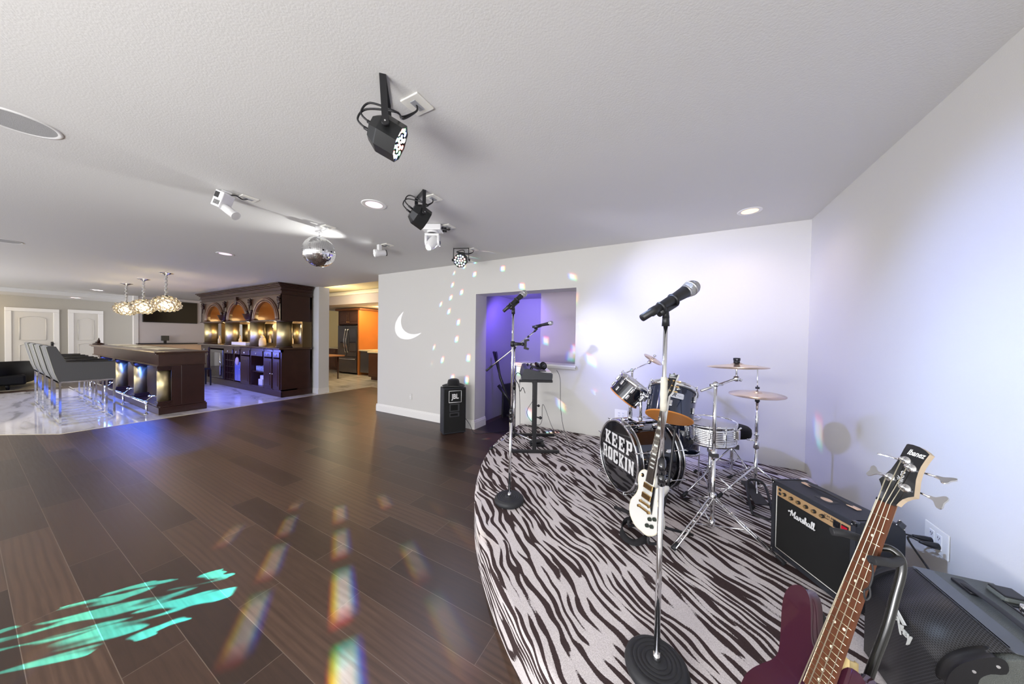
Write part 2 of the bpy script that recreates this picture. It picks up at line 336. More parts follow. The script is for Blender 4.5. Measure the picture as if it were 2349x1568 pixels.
# marble tile
m,nt,b=node_mat('polished_marble_tile'); tile_m=m; L=nt.links.new
tc=N(nt,'TexCoord').outputs['Object']
br=N(nt,'TexBrick',offset=0); L(mp(nt,tc,(.58,.33,0)),br.inputs[0])
br.inputs['Color1'].default_value=(0,0,0,1); br.inputs['Color2'].default_value=(1,1,1,1); br.inputs['Scale'].default_value=1; br.inputs['Mortar Size'].default_value=.003; br.inputs['Brick Width'].default_value=1.2; br.inputs['Row Height'].default_value=.6
n1=N(nt,'TexNoise',i_Scale=1.2,i_Detail=8,i_Distortion=2.5); L(mp(nt,tc,sc=(.6,2,1)),n1.inputs[0])
r1=ramp(nt,[(.36,(.38,.36,.33)),(.47,(.57,.54,.50)),(.6,(.63,.60,.56))]); L(n1.outputs[0],r1.inputs[0])
c=mixc(nt,'MIX',br.outputs['Fac'],r1.outputs[0],(.6,.57,.53,1)); L(c,b.inputs['Base Color']); b.inputs['Roughness'].default_value=.07
# zebra carpet
m,nt,b=node_mat('zebra_pattern_carpet'); zebra_m=m; L=nt.links.new
tc=N(nt,'TexCoord').outputs['Object']
nw=N(nt,'TexNoise',i_Scale=2.6,i_Detail=2); L(tc,nw.inputs[0])
sub=N(nt,'VectorMath',operation='SUBTRACT'); L(nw.outputs['Color'],sub.inputs[0]); sub.inputs[1].default_value=(.5,.5,.5)
scl=N(nt,'VectorMath',operation='SCALE'); L(sub.outputs[0],scl.inputs[0]); scl.inputs['Scale'].default_value=.13
add=N(nt,'VectorMath',operation='ADD'); L(tc,add.inputs[0]); L(scl.outputs[0],add.inputs[1])
zs=N(nt,'SeparateXYZ'); L(tc,zs.inputs[0]); zc=N(nt,'CombineXYZ')
for i_,k_3 in ((0,.75),(1,1.0)):
    zm=N(nt,'Math',operation='MULTIPLY'); L(zs.outputs[2],zm.inputs[0]); zm.inputs[1].default_value=k_3; L(zm.outputs[0],zc.inputs[i_])
ad2=N(nt,'VectorMath',operation='ADD'); L(add.outputs[0],ad2.inputs[0]); L(zc.outputs[0],ad2.inputs[1])
q=mp(nt,ad2.outputs[0],loc=(.37,.21,0),rot=(0,0,R_(38)))
q2=mp(nt,q,sc=(4.2,22,4.2))
na=N(nt,'TexNoise',i_Scale=1,i_Detail=.6,i_Roughness=.4,i_Distortion=.5); L(q2,na.inputs[0])
q3=mp(nt,q,sc=(2.2,6,2.2)); nb=N(nt,'TexNoise',i_Scale=1,i_Detail=0); L(q3,nb.inputs[0])
sx=N(nt,'SeparateXYZ'); L(q,sx.inputs[0])
ph=N(nt,'Math',operation='MULTIPLY_ADD'); L(sx.outputs[1],ph.inputs[0]); ph.inputs[1].default_value=2*PI*24
nm=N(nt,'Math',operation='MULTIPLY'); L(nb.outputs[0],nm.inputs[0]); nm.inputs[1].default_value=20; L(nm.outputs[0],ph.inputs[2])
sn=N(nt,'Math',operation='SINE'); L(ph.outputs[0],sn.inputs[0])
s2=N(nt,'Math',operation='MULTIPLY_ADD'); L(na.outputs[0],s2.inputs[0]); s2.inputs[1].default_value=7.0; s2.inputs[2].default_value=-3.5+.18
s3=N(nt,'Math',operation='ADD'); L(sn.outputs[0],s3.inputs[0]); L(s2.outputs[0],s3.inputs[1])
nf=N(nt,'TexNoise',i_Scale=260,i_Detail=2); L(tc,nf.inputs[0])
s4=N(nt,'Math',operation='MULTIPLY_ADD'); L(nf.outputs[0],s4.inputs[0]); s4.inputs[1].default_value=.9; s4.inputs[2].default_value=-.45
s5=N(nt,'Math',operation='ADD'); L(s3.outputs[0],s5.inputs[0]); L(s4.outputs[0],s5.inputs[1])
mr=N(nt,'MapRange'); L(s5.outputs[0],mr.inputs[0]); mr.inputs[1].default_value=.30; mr.inputs[2].default_value=.46
pile=ramp(nt,[(.3,(.72,.7,.7)),(.7,(1.1,1.1,1.1))]); L(nf.outputs[0],pile.inputs[0])
c=mixc(nt,'MIX',mr.outputs[0],(.66,.62,.62,1),(.055,.038,.038,1)); c=mixc(nt,'MULTIPLY',.8,c,pile.outputs[0])
L(c,b.inputs['Base Color']); b.inputs['Roughness'].default_value=.95; b.inputs['Specular IOR Level'].default_value=.1
bp=N(nt,'Bump'); bp.inputs['Strength'].default_value=.5; bp.inputs['Distance'].default_value=.003; L(nf.outputs[0],bp.inputs['Height']); L(bp.outputs[0],b.inputs['Normal'])
# mosaic
m,nt,b=node_mat('mosaic_backsplash'); mosaic_m=m; L=nt.links.new
tc=N(nt,'TexCoord').outputs['Object']; v=N(nt,'TexVoronoi',i_Scale=1,distance='CHEBYCHEV'); L(mp(nt,tc,sc=(16,16,7)),v.inputs[0])
sp=N(nt,'SeparateColor'); L(v.outputs['Color'],sp.inputs[0]); r1=ramp(nt,[(0,(.12,.05,.02)),(.35,(.5,.22,.07)),(.6,(.72,.6,.42)),(.8,(.85,.82,.72))],'CONSTANT'); L(sp.outputs[0],r1.inputs[0]); L(r1.outputs[0],b.inputs['Base Color']); b.inputs['Roughness'].default_value=.2

def quadmesh(poly,z,t=.02):
    mb=MB(); mb.prism(poly,t,None,M4.Translation((0,0,z-t))); return mb
struct('floor',quadmesh([(-18,-3.2),(3.6,-3.2),(3.6,3.9),(-2.79,3.9),(-2.79,5.6),(-7.575,5.6),(-7.575,.69),(-8.6,0),(-13.45,0),(-13.45,1.45),(-13.45,4.6),(-18,4.6)][::1],0,.03),wood_floor)
t=quadmesh([(-7.575,9.2),(-15.4,9.2),(-15.4,4.6),(-13.45,4.6),(-13.45,0),(-8.6,0),(-7.575,.69)],0,.03); t.prism([(-7.575,5.6),(-2.79,5.6),(-2.79,9.2),(-7.575,9.2)],.03,None,M4.Translation((0,0,-.03))); struct('floor_tile',t,tile_m)
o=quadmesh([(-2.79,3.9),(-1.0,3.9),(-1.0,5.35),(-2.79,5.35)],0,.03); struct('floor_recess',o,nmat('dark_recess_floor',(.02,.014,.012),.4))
# metal/white threshold strip between wood and tile
mb=MB(); mb.tube([(-13.45,-.005,.001),(-8.6,-.005,.001),(-7.57,.687,.001),(-7.57,5.6,.001)],.012,None,6,flat=.25); struct('trim_1',mb,nmat('threshold',(.7,.62,.45),.3))
# ---------- ceiling ----------
mb=MB()
mb.b2((-16.2,-3.2,CZ),(3.6,4.35,CZ+.15)); mb.b2((-16.2,4.35,CZ),(-13.1,9.2,CZ+.15)); mb.b2((-4.2,4.35,CZ),(3.6,9.2,CZ+.15))
struct('ceiling',mb,ceil_m)
mb=MB(); mb.b2((-16.35,-3.2,2.5),(-16.2,4.6,CZ+.15)); mb.b2((-18,-3.2,2.5),(-16.35,4.6,2.6)); struct('ceiling_lower',mb,ceil_m)
# kitchen tray ceiling and beam
mb=MB(); mb.b2((-13.1,4.35,2.9),(-4.2,9.2,3.0)); struct('ceiling_tray',mb,nmat('tray_paint',(.75,.66,.45),.7))
mb=MB()
mb.b2((-13.1,6.25,2.47),(-4.2,6.45,2.9)); struct('wall_beam',mb,nmat('mauve_paint',(.52,.46,.46),.8))
mb=MB()
for i,(dz,dy) in enumerate(((0,.12),(.04,.09),(.08,.05))): mb.b2((-13.1,6.25-dy,2.78+dz-.02),(-4.2,6.26,2.78+dz+.02))
struct('trim_crown',mb,nmat('crown_paint',(.78,.74,.62),.5))
mb=MB(); mb.b2((-13.1,6.45,2.47),(-4.2,9.2,2.55)); struct('ceiling_kitchen',mb,ceil_m)
# ---------- walls ----------
mb=MB()
mb.b2((-5.08,YB,0),(-2.79,YB+.3,CZ)); mb.b2((-2.79,YB,2.115),(-1.19,YB+.3,CZ)); mb.b2((-1.19,YB,0),(XR+.2,YB+.3,CZ)); mb.b2((-2.06,YB,0),(-1.19,YB+.3,1.065))
struct('wall_back',mb,wall_m)
mb=MB(); mb.b2((-2.08,YB-.035,1.062),(-1.17,YB+.3,1.092),None,.006); mb.b2((-2.07,YB-.02,1.045),(-1.18,YB,1.063)); struct('trim_sill',mb,trim_m)
mb=MB(); mb.b2((XR,-3.2,0),(XR+.2,YB,CZ)); struct('wall_right',mb,wall_m)
recess_m=nmat('recess_paint',(.42,.40,.52),.8)
mb=MB(); mb.b2((-3.1,5.35,0),(-.9,5.5,2.6)); mb.b2((-3.05,YB+.3,0),(-2.9,5.35,2.6)); mb.b2((-1.0,YB+.3,0),(-.85,5.35,2.6)); mb.b2((-3.1,YB+.3,2.2),(-.85,5.5,2.35)); struct('wall_recess',mb,recess_m)
mb=MB(); mb.b2((-2.0,4.62,.95),(-1.0,4.7,2.2)); mb.b2((-2.0,4.7,0),(-1.9,5.35,2.2)); struct('wall_recess_panel',mb,nmat('recess_panel_paint',(.5,.44,.5),.8))
# baseboards
def baseboard(name,a,b,nrm,h=.14):
    mb=MB(); a=V((*a,0)); b=V((*b,0)); n=V((*nrm,0)); 
    for z0,z1,t in((0,h*.78,.018),(h*.78,h*.92,.012),(h*.92,h,.007)):
        c=(a+b)/2+n*t/2; d=(b-a); F=frame((c.x,c.y,(z0+z1)/2),d,(0,0,1)); mb.box((0,0,0),(1,1,1)) if 0 else mb.box((c.x,c.y,(z0+z1)/2),(d.length,t,z1-z0),None,F.to_3x3().to_4x4())
    struct(name,mb,trim_m)
baseboard('baseboard_back',(-5.08,YB),(-2.79,YB),(0,-1))
baseboard('baseboard_side',(-5.08,YB+.3),(-5.08,YB-.018),(-1,0))
baseboard('baseboard_jamb',(-2.79,YB-.018),(-2.79,YB+.3),(1,0))
# pillar beside back bar
mb=MB(); mb.b2((-8.1,4.25,0),(-7.71,4.5,CZ)); struct('wall_pillar',mb,nmat('pillar_paint',(.72,.72,.7),.6))
baseboard('baseboard_pillar',(-8.1,4.25),(-7.69,4.25),(0,-1),.13); baseboard('baseboard_pillar_side',(-7.71,4.25),(-7.71,4.5),(1,0),.13)
# far left walls
mb=MB(); mb.b2((-18.1,-3.2,0),(-17.9,4.6,2.6)); struct('wall_far',mb,nmat('far_wall_paint',(.42,.40,.35),.8))
mb=MB(); mb.b2((-15.6,2.86,0),(-15.5,9.2,CZ)); struct('wall_tv',mb,nmat('tv_wall_paint',(.60,.56,.55),.8))
mb=MB(); mb.b2((-15.62,2.76,0),(-15.48,2.86,CZ)); struct('trim_post',mb,trim_m)
mb=MB(); mb.b2((-15.5,2.86,0),(-15.3,9.2,1.04)); struct('wall_low',mb,nmat('peach_lit_wall',(.72,.52,.33),.8))  # warm light on this low wall is put into its colour
mb=MB(); mb.b2((-15.52,2.8,1.04),(-15.24,9.2,1.075)); struct('trim_cap',mb,blackp)
# kitchen walls
mb=MB(); mb.b2((-15.4,8.6,0),(-4.2,8.8,2.6)); struct('wall_kitchen',mb,nmat('kitchen_yellow_paint',(.78,.62,.30),.8))
mb=MB(); mb.b2((-4.3,YB+.3,0),(-4.1,8.6,2.9)); struct('wall_kitchen_right',mb,wall_m)
# doors in far wall
def door(idx,y0,y1,zt,handle_y):
    X=-17.9; mb=MB(); c=.11
    for a,bb in(((X,y0,0),(X+.05,y0+c,zt-c)),((X,y1-c,0),(X+.05,y1,zt-c)),((X,y0,zt-c),(X+.055,y1,zt))): mb.b2(a,bb,None,.01)
    r=struct('door_%d'%idx,mb,trim_m)
    mb=MB(); A,B=y0+c,y1-c; mb.b2((X-.02,A,0),(X+.015,B,zt-c)); W=B-A
    def panel(z0,z1,arch,top):
        ys=[A+W*.18+ (W*.64)*i/16 for i in range(17)]; up=lambda y:arch*(1-((y-(A+B)/2)/(W*.32))**2)
        pts=[(X+.02,y,z0+(up(y) if not top else -0)) for y in ys]
        tp=[(X+.02,y,z1+up(y)) for y in ys]
        for p in (pts,tp): mb.tube(p,.012,None,6)
        mb.tube([pts[0],tp[0]],.012,None,6); mb.tube([pts[-1],tp[-1]],.012,None,6)
    panel(1.14,1.82,.07,True); panel(.25,.98,.05,True)
    d=mb.build('door_panel',door_m,r); d.parent=r
    mb=MB(); mb.box((X+.03,handle_y,1.0),(.03,.06,.16),None,None,.01); mb.sph((X+.07,handle_y,1.02),.03); mb.cyl((X+.03,handle_y,1.02),(X+.07,handle_y,1.02),.012)
    mb.build('door_handle',blackp,r)
door(1,.70,1.63,2.14,1.50); door(2,1.79,2.50,2.16,2.36)
# ---------- stage ----------
pts=[]
for i in range(61):
    a=PI/2*i/60
    e=1.0; pts.append((XR-3.07*math.cos(a)**e,YB-3.27*math.sin(a)**e))
poly=[(XR,YB)]+pts   # quarter ellipse
mb=MB(); n=len(poly)
prof=[(0.0,.0),(0.0,SZ-.035),(.006,SZ-.015),(.018,SZ-.004),(.035,SZ)]
ctr=V((XR,YB)); vs=[]
for off,z in prof:
    for p in pts:
        d=(ctr-V(p)).normalized(); q=V(p)+d*off; vs.append((min(q.x,XR-.002),min(q.y,YB-.002),z))
k=len(pts); fs=[(j*k+i,j*k+i+1,(j+1)*k+i+1,(j+1)*k+i) for j in range(len(prof)-1) for i in range(k-1)]
vs.append((XR-.002,YB-.002,SZ)); fs+=[((len(prof)-1)*k+i,(len(prof)-1)*k+i+1,len(vs)-1) for i in range(k-1)]
mb.add(vs,fs,None,True); o=mb.build('stage_platform',zebra_m); tag(o,'low curved corner stage covered in black and white zebra carpet','stage')
# ---------- microphones and stands ----------
grille_m=nmat('mic_grille',(.42,.42,.42),.35,.9,noise_bump=2.5,nscale=450)
def mic(label,p,d,sc=1,group=None):
    d=V(d).normalized(); F=frame(p,d.orthogonal(),d)
    t=thing('microphone',label,'microphone',mat=F@M4.Scale(sc,4),group=group)
    mb=MB(); mb.lathe([(0,-.115),(.0135,-.115),(.0135,-.075),(.0165,-.073),(.0165,-.05),(.0155,-.048),(.0175,.0),(.0195,.05),(.0225,.088),(.0235,.098),(0,.098)],mat=blackp,n=24)
    mb.build('handle',blackp,t)
    mb=MB(); mb.lathe([(0,.1),(.0235,.1),(.0275,.108),(.0285,.124),(.0262,.139),(.0195,.149),(.0105,.154),(0,.155)],n=24); mb.build('grille',grille_m,t)
    mb=MB(); mb.lathe([(.027,.119),(.0295,.119),(.0295,.126),(.027,.126)],n=24); mb.lathe([(.0225,.094),(.0245,.096),(.0245,.104),(.0225,.104)],n=24); mb.build('ring',nmat('satin_steel',(.6,.6,.62),.25,1),t)
    mb=MB(); mb.box((.0175,0,.03),(.004,.012,.022),None,None,.001); mb.build('label_plate',nmat('mic_plate',(.35,.36,.5),.3),t)
    return t
def clip(t,top,d,mat=blackp):
    # clip on a pole top pointing along d (world coords)
    top=V(top); d=V(d).normalized(); mb=MB()
    c=top+V((0,0,.062)); mb.cyl(top,top+V((0,0,.045)),.0135,.011,n=14); mb.cyl(top+V((0,0,.03)),c,.0125,.009,n=14)
    mb.tube([c-d*.035+V((0,0,.0)),c+d*.04],.0135,None,12)
    mb.torus(c+d*.035+V((0,0,.017)),.021,.006,d,None,18,6); mb.torus(c-d*.025+V((0,0,.017)),.018,.006,d,None,18,6)
    mb.build('mic_clip',mat,t,True); return c+V((0,0,.022))
def round_stand(label,base,top,mic_label,mdir,clutch,msc=1,tape=None,holder=False):
    base=V(base); top=V(top)
    t=thing('microphone_stand',label,'mic stand',base)
    mb=MB(); pr=[(0,.0),(.115,.0),(.127,.008),(.13,.02),(.126,.034),(.112,.045),(.1,.047),(.097,.043),(.094,.047),(.082,.047),(.079,.043),(.076,.047),(.064,.047),(.061,.043),(.058,.047),(.046,.047),(.043,.043),(.04,.047),(.02,.048),(0,.048)]
    mb.lathe([(r*.86,z) for r,z in pr],n=48); mb.build('base',blackr,t)
    ax=(top-base); u=ax.normalized(); L_=ax.length
    mb=MB(); mb.cyl(base+V((0,0,.04)),base+u*clutch,.0105,n=20); mb.cyl(base+V((0,0,.04)),base+u*.075,.016,.0115,n=16); mb.build('lower_tube',chrome,t,True)
    mb=MB(); mb.cyl(base+u*clutch,top,.0078,n=20); mb.build('upper_tube',chrome,t,True)
    mb=MB(); mb.cyl(base+u*(clutch-.055),base+u*(clutch-.012),.0135,n=20); mb.cyl(base+u*(clutch-.012),base+u*(clutch+.035),.0155,.014,n=20); mb.cyl(base+u*(clutch+.035),base+u*(clutch+.045),.014,.009,n=20); mb.build('clutch',blackg,t,True)
    d=V(mdir).normalized(); c=clip(t,top,d)
    if tape:
        mb=MB(); rr=[.0115,.0125,.012,.0135,.012,.0125,.011]; mb.tube([base+u*(tape[0]+(tape[1]-tape[0])*i/6) for i in range(7)],rr,None,12); mb.build('tape_wrap',nmat('masking_tape',(.55,.53,.45),.8,noise_bump=1,nscale=80),t,True)
    if holder:
        z=base+u*1.19; e=V((.877,.48,-.03)); mb=MB(); mb.cyl(z-V((0,0,.02)),z+V((0,0,.02)),.016,n=14); mb.cyl(z,z+e*.07,.014,.01,n=12); mb.sph(z+e*.075,.014); 
        F=frame(z+e*.085,e,(-.48,.87,0)); mb.prism([(0,-.035),(.035,-.042),(.04,-.028),(.02,-.022),(.02,.022),(.04,.028),(.035,.042),(0,.035)],.03,None,F)
        mb.build('phone_holder',blackp,t,True)
    m=mic(mic_label,c+d*.0,d,msc)
    return t
round_stand('chrome microphone stand with heavy round black base nearest the camera',(-.049,1.247,SZ),(-.044,1.258,1.50),'large handheld black microphone with silver grille on the nearest stand',(.64,.587,.49),.755,1.0,tape=(.975,1.10))
round_stand('chrome microphone stand with round black base at the rounded stage edge',(-1.094,1.99,SZ),(-1.087,1.997,1.625),'black microphone with silver grille on the stand at the stage edge',(.456,.604,.65),.66,.9,holder=True)
# tripod boom stand
t=thing('boom_microphone_stand','tripod microphone stand with long chrome boom arm beside the keyboard','mic stand',(-1.731,3.236,SZ))
mb=MB(); mb.cyl((-1.731,3.236,.3),(-1.731,3.236,.85),.012); mb.cyl((-1.731,3.236,.85),(-1.735,3.234,1.327),.009); mb.build('pole',chrome,t,True)
mb=MB(); mb.cyl((-1.731,3.236,.25),(-1.731,3.236,.33),.024); mb.build('leg_hub',blackp,t,True); mb=MB(); mb.cyl((-1.731,3.236,.83),(-1.731,3.236,.89),.019); mb.build('clutch',blackp,t,True); mb=MB(); mb.sph((-1.74,3.227,1.327),.026,sc=(1,1,.9)); mb.build('boom_joint',blackp,t,True)
for e in ((-1.79,2.80),(-1.36,3.23),(-1.95,3.55)):
    mb=MB(); mb.cyl((-1.731,3.236,.30),(*e,SZ+.015),.009); mb.build('leg',chrome,t,True)
    mb=MB(); q=V((*e,SZ+.015)); dd=(V((-1.731,3.236,.3))-q).normalized(); mb.cyl(q,q+dd*.05,.013); mb.build('rubber_foot',blackr,t,True)
mb=MB(); mb.cyl((-1.98,3.095,1.09),(-1.529,3.349,1.525),.008); mb.build('boom_arm',chrome,t,True)
mb=MB(); mb.cyl((-2.03,3.066,1.043),(-1.97,3.1,1.1),.013); mb.build('counter_grip',blackr,t,True); mb=MB(); mb.cyl((-1.60,3.31,1.455),(-1.585,3.318,1.47),.012); mb.build('cable_band',blackp,t,True); mb=MB(); mb.cyl((-1.529,3.349,1.525),(-1.50,3.365,1.565),.013); mb.cyl((-1.535,3.345,1.572),(-1.46,3.39,1.60),.019,n=14); mb.build('mic_clip',blackp,t,True)
mic('small black microphone pointing right on the long boom arm',V((-1.46,3.388,1.603)),(.8,.4,.2),.95)
# ---------- keyboard on stand ----------
kx=V((.877,.48,0)); ky=V((-.48,.877,0))
t=thing('keyboard_stand','black upright keyboard stand with two flat feet on the zebra stage','keyboard stand',(-1.45,3.25,SZ))
for nm,pc,a,b_,top in (('front',(-1.34,2.98),(-1.585,2.867),(-1.10,3.10),1.0),('rear',(-1.59,3.5),(-1.79,3.40),(-1.345,3.60),1.0)):
    mb=MB(); mb.box(((a[0]+b_[0])/2,(a[1]+b_[1])/2,SZ+.016),((V(a)-V(b_)).length,.035,.032),None,M4.Rotation(math.atan2(.48,.877),4,'Z'),.005); mb.build('foot',blackp,t,True)
    mb=MB(); mb.box((*pc,(SZ+.03+top)/2),(.042,.03,top-SZ-.03),None,M4.Rotation(.5,4,'Z'),.003); mb.cyl((*pc,.6),(pc[0]+.06,pc[1]+.0,.6),.008); mb.sph((pc[0]+.065,pc[1],.6),.017); mb.build('post',blackp,t,True)
    mb=MB(); mb.box((pc[0]-.0,pc[1]+.01,.985),(.36,.04,.025),None,M4.Rotation(math.atan2(.48,.877),4,'Z'),.004); mb.build('arm',blackp,t,True)
mb=MB(); mb.cyl((-1.34,2.98,.32),(-1.59,3.5,.32),.014); mb.build('crossbar',blackp,t,True); mb=MB(); mb.cyl((-1.34,2.98,.7),(-1.59,3.5,.7),.014); mb.build('crossbar',blackp,t,True)
K=M4(((kx.x,ky.x,0,-1.475),(kx.y,ky.y,0,2.915),(0,0,1,.998),(0,0,0,1)))
t=thing('keyboard','dark grey electronic keyboard on black stand under the window sill','keyboard',mat=K)
KB=nmat('keyboard_case',(.035,.038,.045),.4,noise_bump=.2,nscale=300)
LY=.72; fy=M4(((1,0,0,0),(0,0,-1,LY),(0,1,0,0),(0,0,0,1)))
mb=MB(); mb.prism([(0,0),(.33,0),(.335,.03),(.335,.065),(.19,.085),(.06,.118),(.03,.112),(.012,.06)],LY,None,fy); mb.build('case',KB,t)
mb=MB(); mb.prism([(.062,.1175),(.175,.089),(.175,.091),(.062,.1195)],LY*.94,None,M4.Translation((0,-.02,0))@fy); mb.build('control_panel',nmat('keyboard_panel',(.09,.07,.14),.35),t)
rk=random.Random(3)
for i in range(10):
    mb=MB(); x=.08+.08*rk.random(); y=.06+.065*i; z=.1195-(x-.062)*.252; mb.cyl((x,y,z),(x,y,z+.012),.009,.008,n=10); mb.build('knob',blackp,t)
mb=MB(); mb.b2((.195,.05,.072),(.325,LY-.05,.084)); mb.build('white_keys',white_m,t)
for i in range(20):
    if i%7 in(2,6): continue
    mb=MB(); y=.065+i*.031; mb.b2((.195,y,.084),(.27,y+.014,.093)); mb.build('black_key',blackg,t)
# headphones on keyboard
t=thing('headphones','black headphones lying on top of the keyboard','headphones',mat=K@M4.Translation((.19,.12,.125)))
mb=MB(); mb.torus((-.02,0,.01),.07,.009,(.25,-.2,1),None,24,8,PI*.5,PI*1.5); mb.build('headband',blackp,t)
for s,c_,ax in ((1,(.0,.075,.015),(.6,-.3,.7)),(-1,(.05,-.055,.022),(.5,-.8,.35))):
    mb=MB(); A=V(ax).normalized(); mb.torus(c_,.032,.013,A,None,24,10); mb.build('ear_cushion',leather_k,t)
    mb=MB(); mb.cyl(V(c_)-A*.012,V(c_)+A*.012,.03,n=20); mb.cyl(V(c_)+A*.012,V(c_)+A*.018,.022,.015,n=20); mb.build('ear_cup',blackg,t)
# small mixer gear hanging cables
def cable(label,pts,r=.004,mat=None,n=10,name='cable'):
    mb=MB(); mb.tube(spline(pts,n),r,None,6); return tag(mb.build(name,mat or blackr),label,'cable')
cable('thin black cord dropping from the right end of the keyboard to the stage',[(-1.16,3.14,1.1),(-1.13,3.17,1.0),(-1.13,3.2,.7),(-1.1,3.23,.45),(-1.03,3.28,.24),(-.95,3.35,SZ+.004),(-.9,3.5,SZ+.004),(-1.0,3.6,SZ+.004)],.0025)
cable('thin black cord hanging left of the keyboard posts down to the stage',[(-1.5,2.95,1.01),(-1.53,2.98,.9),(-1.53,3.0,.65),(-1.6,3.15,.4),(-1.68,3.35,SZ+.004),(-1.6,3.55,SZ+.004)],.0025)
cable('looped black cord hanging between the keyboard posts',[(-1.42,3.05,.99),(-1.4,3.1,.8),(-1.5,3.12,.62),(-1.5,3.2,.5),(-1.4,3.2,.45),(-1.33,3.15,.52),(-1.33,3.18,.7),(-1.25,3.25,.45),(-1.2,3.4,SZ+.004)],.0025)
cable('short bundle of audio leads hanging from the keyboard back',[(-1.5,3.0,1.02),(-1.56,2.99,1.06),(-1.6,3.0,1.0),(-1.55,2.99,.93),(-1.52,2.98,.86),(-1.5,3.0,.9),(-1.47,3.0,.84)],.004)
t=thing('expression_pedal','black foot pedal lying under the keyboard','foot pedal',(-1.42,3.22,SZ),.6)
mb=MB(); mb.prism([(-.05,-.03),(.05,-.05),(.05,.05),(-.05,.03)],.018,None,M4.Scale(1.6,4)); mb.build('base',blackp,t)
mb=MB(); mb.box((0,0,.045),(.15,.085,.012),None,M4.Rotation(-.12,4,'Y'),.003); mb.build('treadle',blackr,t)
# ---------- drum kit ----------
drum_blk=nmat('drum_black_wrap',(.006,.007,.011),.08,coat=1)
drum_blue=nmat('drum_blue_black_wrap',(.008,.014,.035),.1,coat=1,coatr=.05)
head_w=nmat('clear_drum_head',(.55,.56,.66),.3)
head_b=nmat('black_drum_head',(.012,.012,.014),.06,coat=1)
bronze=nmat('bronze_cymbal',(.68,.56,.50),.25,1,noise_bump=.1,nscale=40)
def ring(mb,C,ax,R,t,z0,z1,mat=None,n=56):
    mb.lathe([(R,z0),(R+t,z0),(R+t,z1),(R,z1),(R,z0)],C,ax,mat,n)
# bass drum
Cf=V((-.424,2.601,.2127+.287)); ax=V((-.753,-.658,0)).normalized(); R=.275
t=thing('bass_drum','large black bass drum with KEEP ROCKIN lettered on its front head','bass drum',(Cf.x,Cf.y,SZ))
D=.40
mb=MB(); mb.lathe([(R-.012,-.03),(R-.012,-D+.03)],Cf,ax,None,64); mb.build('shell',drum_blk,t,True)
for z in (0,-D):
    mb=MB(); s=1 if z==0 else -1
    mb.lathe([(R-.012,z-.04*s),(R+.006,z-.04*s),(R+.006,z)],Cf,ax,drum_blk,64); ring(mb,Cf,ax,R-.004,.013,z-.003,z+.007,chrome,64); ring(mb,Cf,ax,R-.002,.011,z-.045*s-.003,z-.045*s+.004,chrome,64)
    mb.build('hoop',chrome,t,True)
mb=MB(); mb.lathe([(0,-.004),(R-.004,-.004)],Cf,ax,None,64,False); mb.build('front_head',head_b,t,True)
mb=MB(); mb.lathe([(0,-D+.004),(R-.004,-D+.004)],Cf,ax,None,64,False); mb.build('rear_head',head_w,t,True)
ex=V((.658,-.753,0)); F=frame(Cf+ax*.0,ex,ax)
slab=nmat('white_decal',(.78,.78,.78),.5)
Fb=lambda x,y:M4.Translation(Cf+ex*x+V((0,0,y))+ax*.001)@F.to_3x3().to_4x4()
m_,nt,b_=node_mat('striped_decal'); tcx=N(nt,'TexCoord').outputs['Object']; wv=N(nt,'TexWave',wave_type='BANDS',bands_direction='Z',i_Scale=40); nt.links.new(tcx,wv.inputs[0]); rp=ramp(nt,[(.0,(.45,.45,.45)),(.5,(.85,.85,.85))]); nt.links.new(wv.outputs[0],rp.inputs[0]); nt.links.new(rp.outputs[0],b_.inputs['Base Color'])
sb=[[(0,0),(.42,0),(.42,.14),(.34,.14),(.34,.86),(.42,.86),(.42,1),(0,1),(0,.86),(.08,.86),(.08,.14),(0,.14)]]
GL={'K':sb+[[(.34,.42),(.62,.14),(.54,.14),(.54,0),(1,0),(1,.14),(.9,.14),(.56,.52),(.86,.86),(.96,.86),(.96,1),(.54,1),(.54,.86),(.62,.86),(.34,.56)]],
'E':[[(0,0),(.92,0),(.92,.34),(.78,.34),(.74,.16),(.36,.16),(.36,.42),(.52,.42),(.52,.34),(.62,.34),(.62,.66),(.52,.66),(.52,.58),(.36,.58),(.36,.84),(.74,.84),(.78,.66),(.92,.66),(.92,1),(0,1),(0,.86),(.08,.86),(.08,.14),(0,.14)]],
'P':sb+[[(.34,.36),(.72,.36),(.9,.48),(.9,.88),(.76,1),(.34,1),(.34,.84),(.6,.84),(.6,.52),(.34,.52)]],
'R':sb+[[(.34,.42),(.72,.42),(.9,.54),(.9,.88),(.76,1),(.34,1),(.34,.84),(.6,.84),(.6,.56),(.34,.56)],[(.5,.45),(.66,0),(.98,0),(.98,.14),(.9,.14),(.78,.45)]],
'O':[[(.16,0),(.5,0),(.5,.16),(.36,.2),(.36,.8),(.5,.84),(.5,1),(.16,1),(0,.88),(0,.12)],[(.5,0),(.8,0),(.96,.12),(.96,.88),(.8,1),(.5,1),(.5,.84),(.6,.8),(.6,.2),(.5,.16)]],
'C':[[(.16,0),(.8,0),(.94,.12),(.94,.36),(.64,.36),(.6,.18),(.36,.2),(.36,.8),(.6,.82),(.64,.64),(.94,.64),(.94,1),(.8,1),(.76,.94),(.6,1),(.16,1),(0,.88),(0,.12)]],
'I':[[(0,0),(.5,0),(.5,.14),(.41,.14),(.41,.86),(.5,.86),(.5,1),(0,1),(0,.86),(.09,.86),(.09,.14),(0,.14)]],
'N':[[(0,0),(.36,0),(.36,.14),(.3,.14),(.3,.62),(.66,0),(.92,0),(.92,.86),(1,.86),(1,1),(.62,1),(.62,.86),(.7,.86),(.7,.42),(.36,1),(0,1),(0,.86),(.08,.86),(.08,.14),(0,.14)]]}
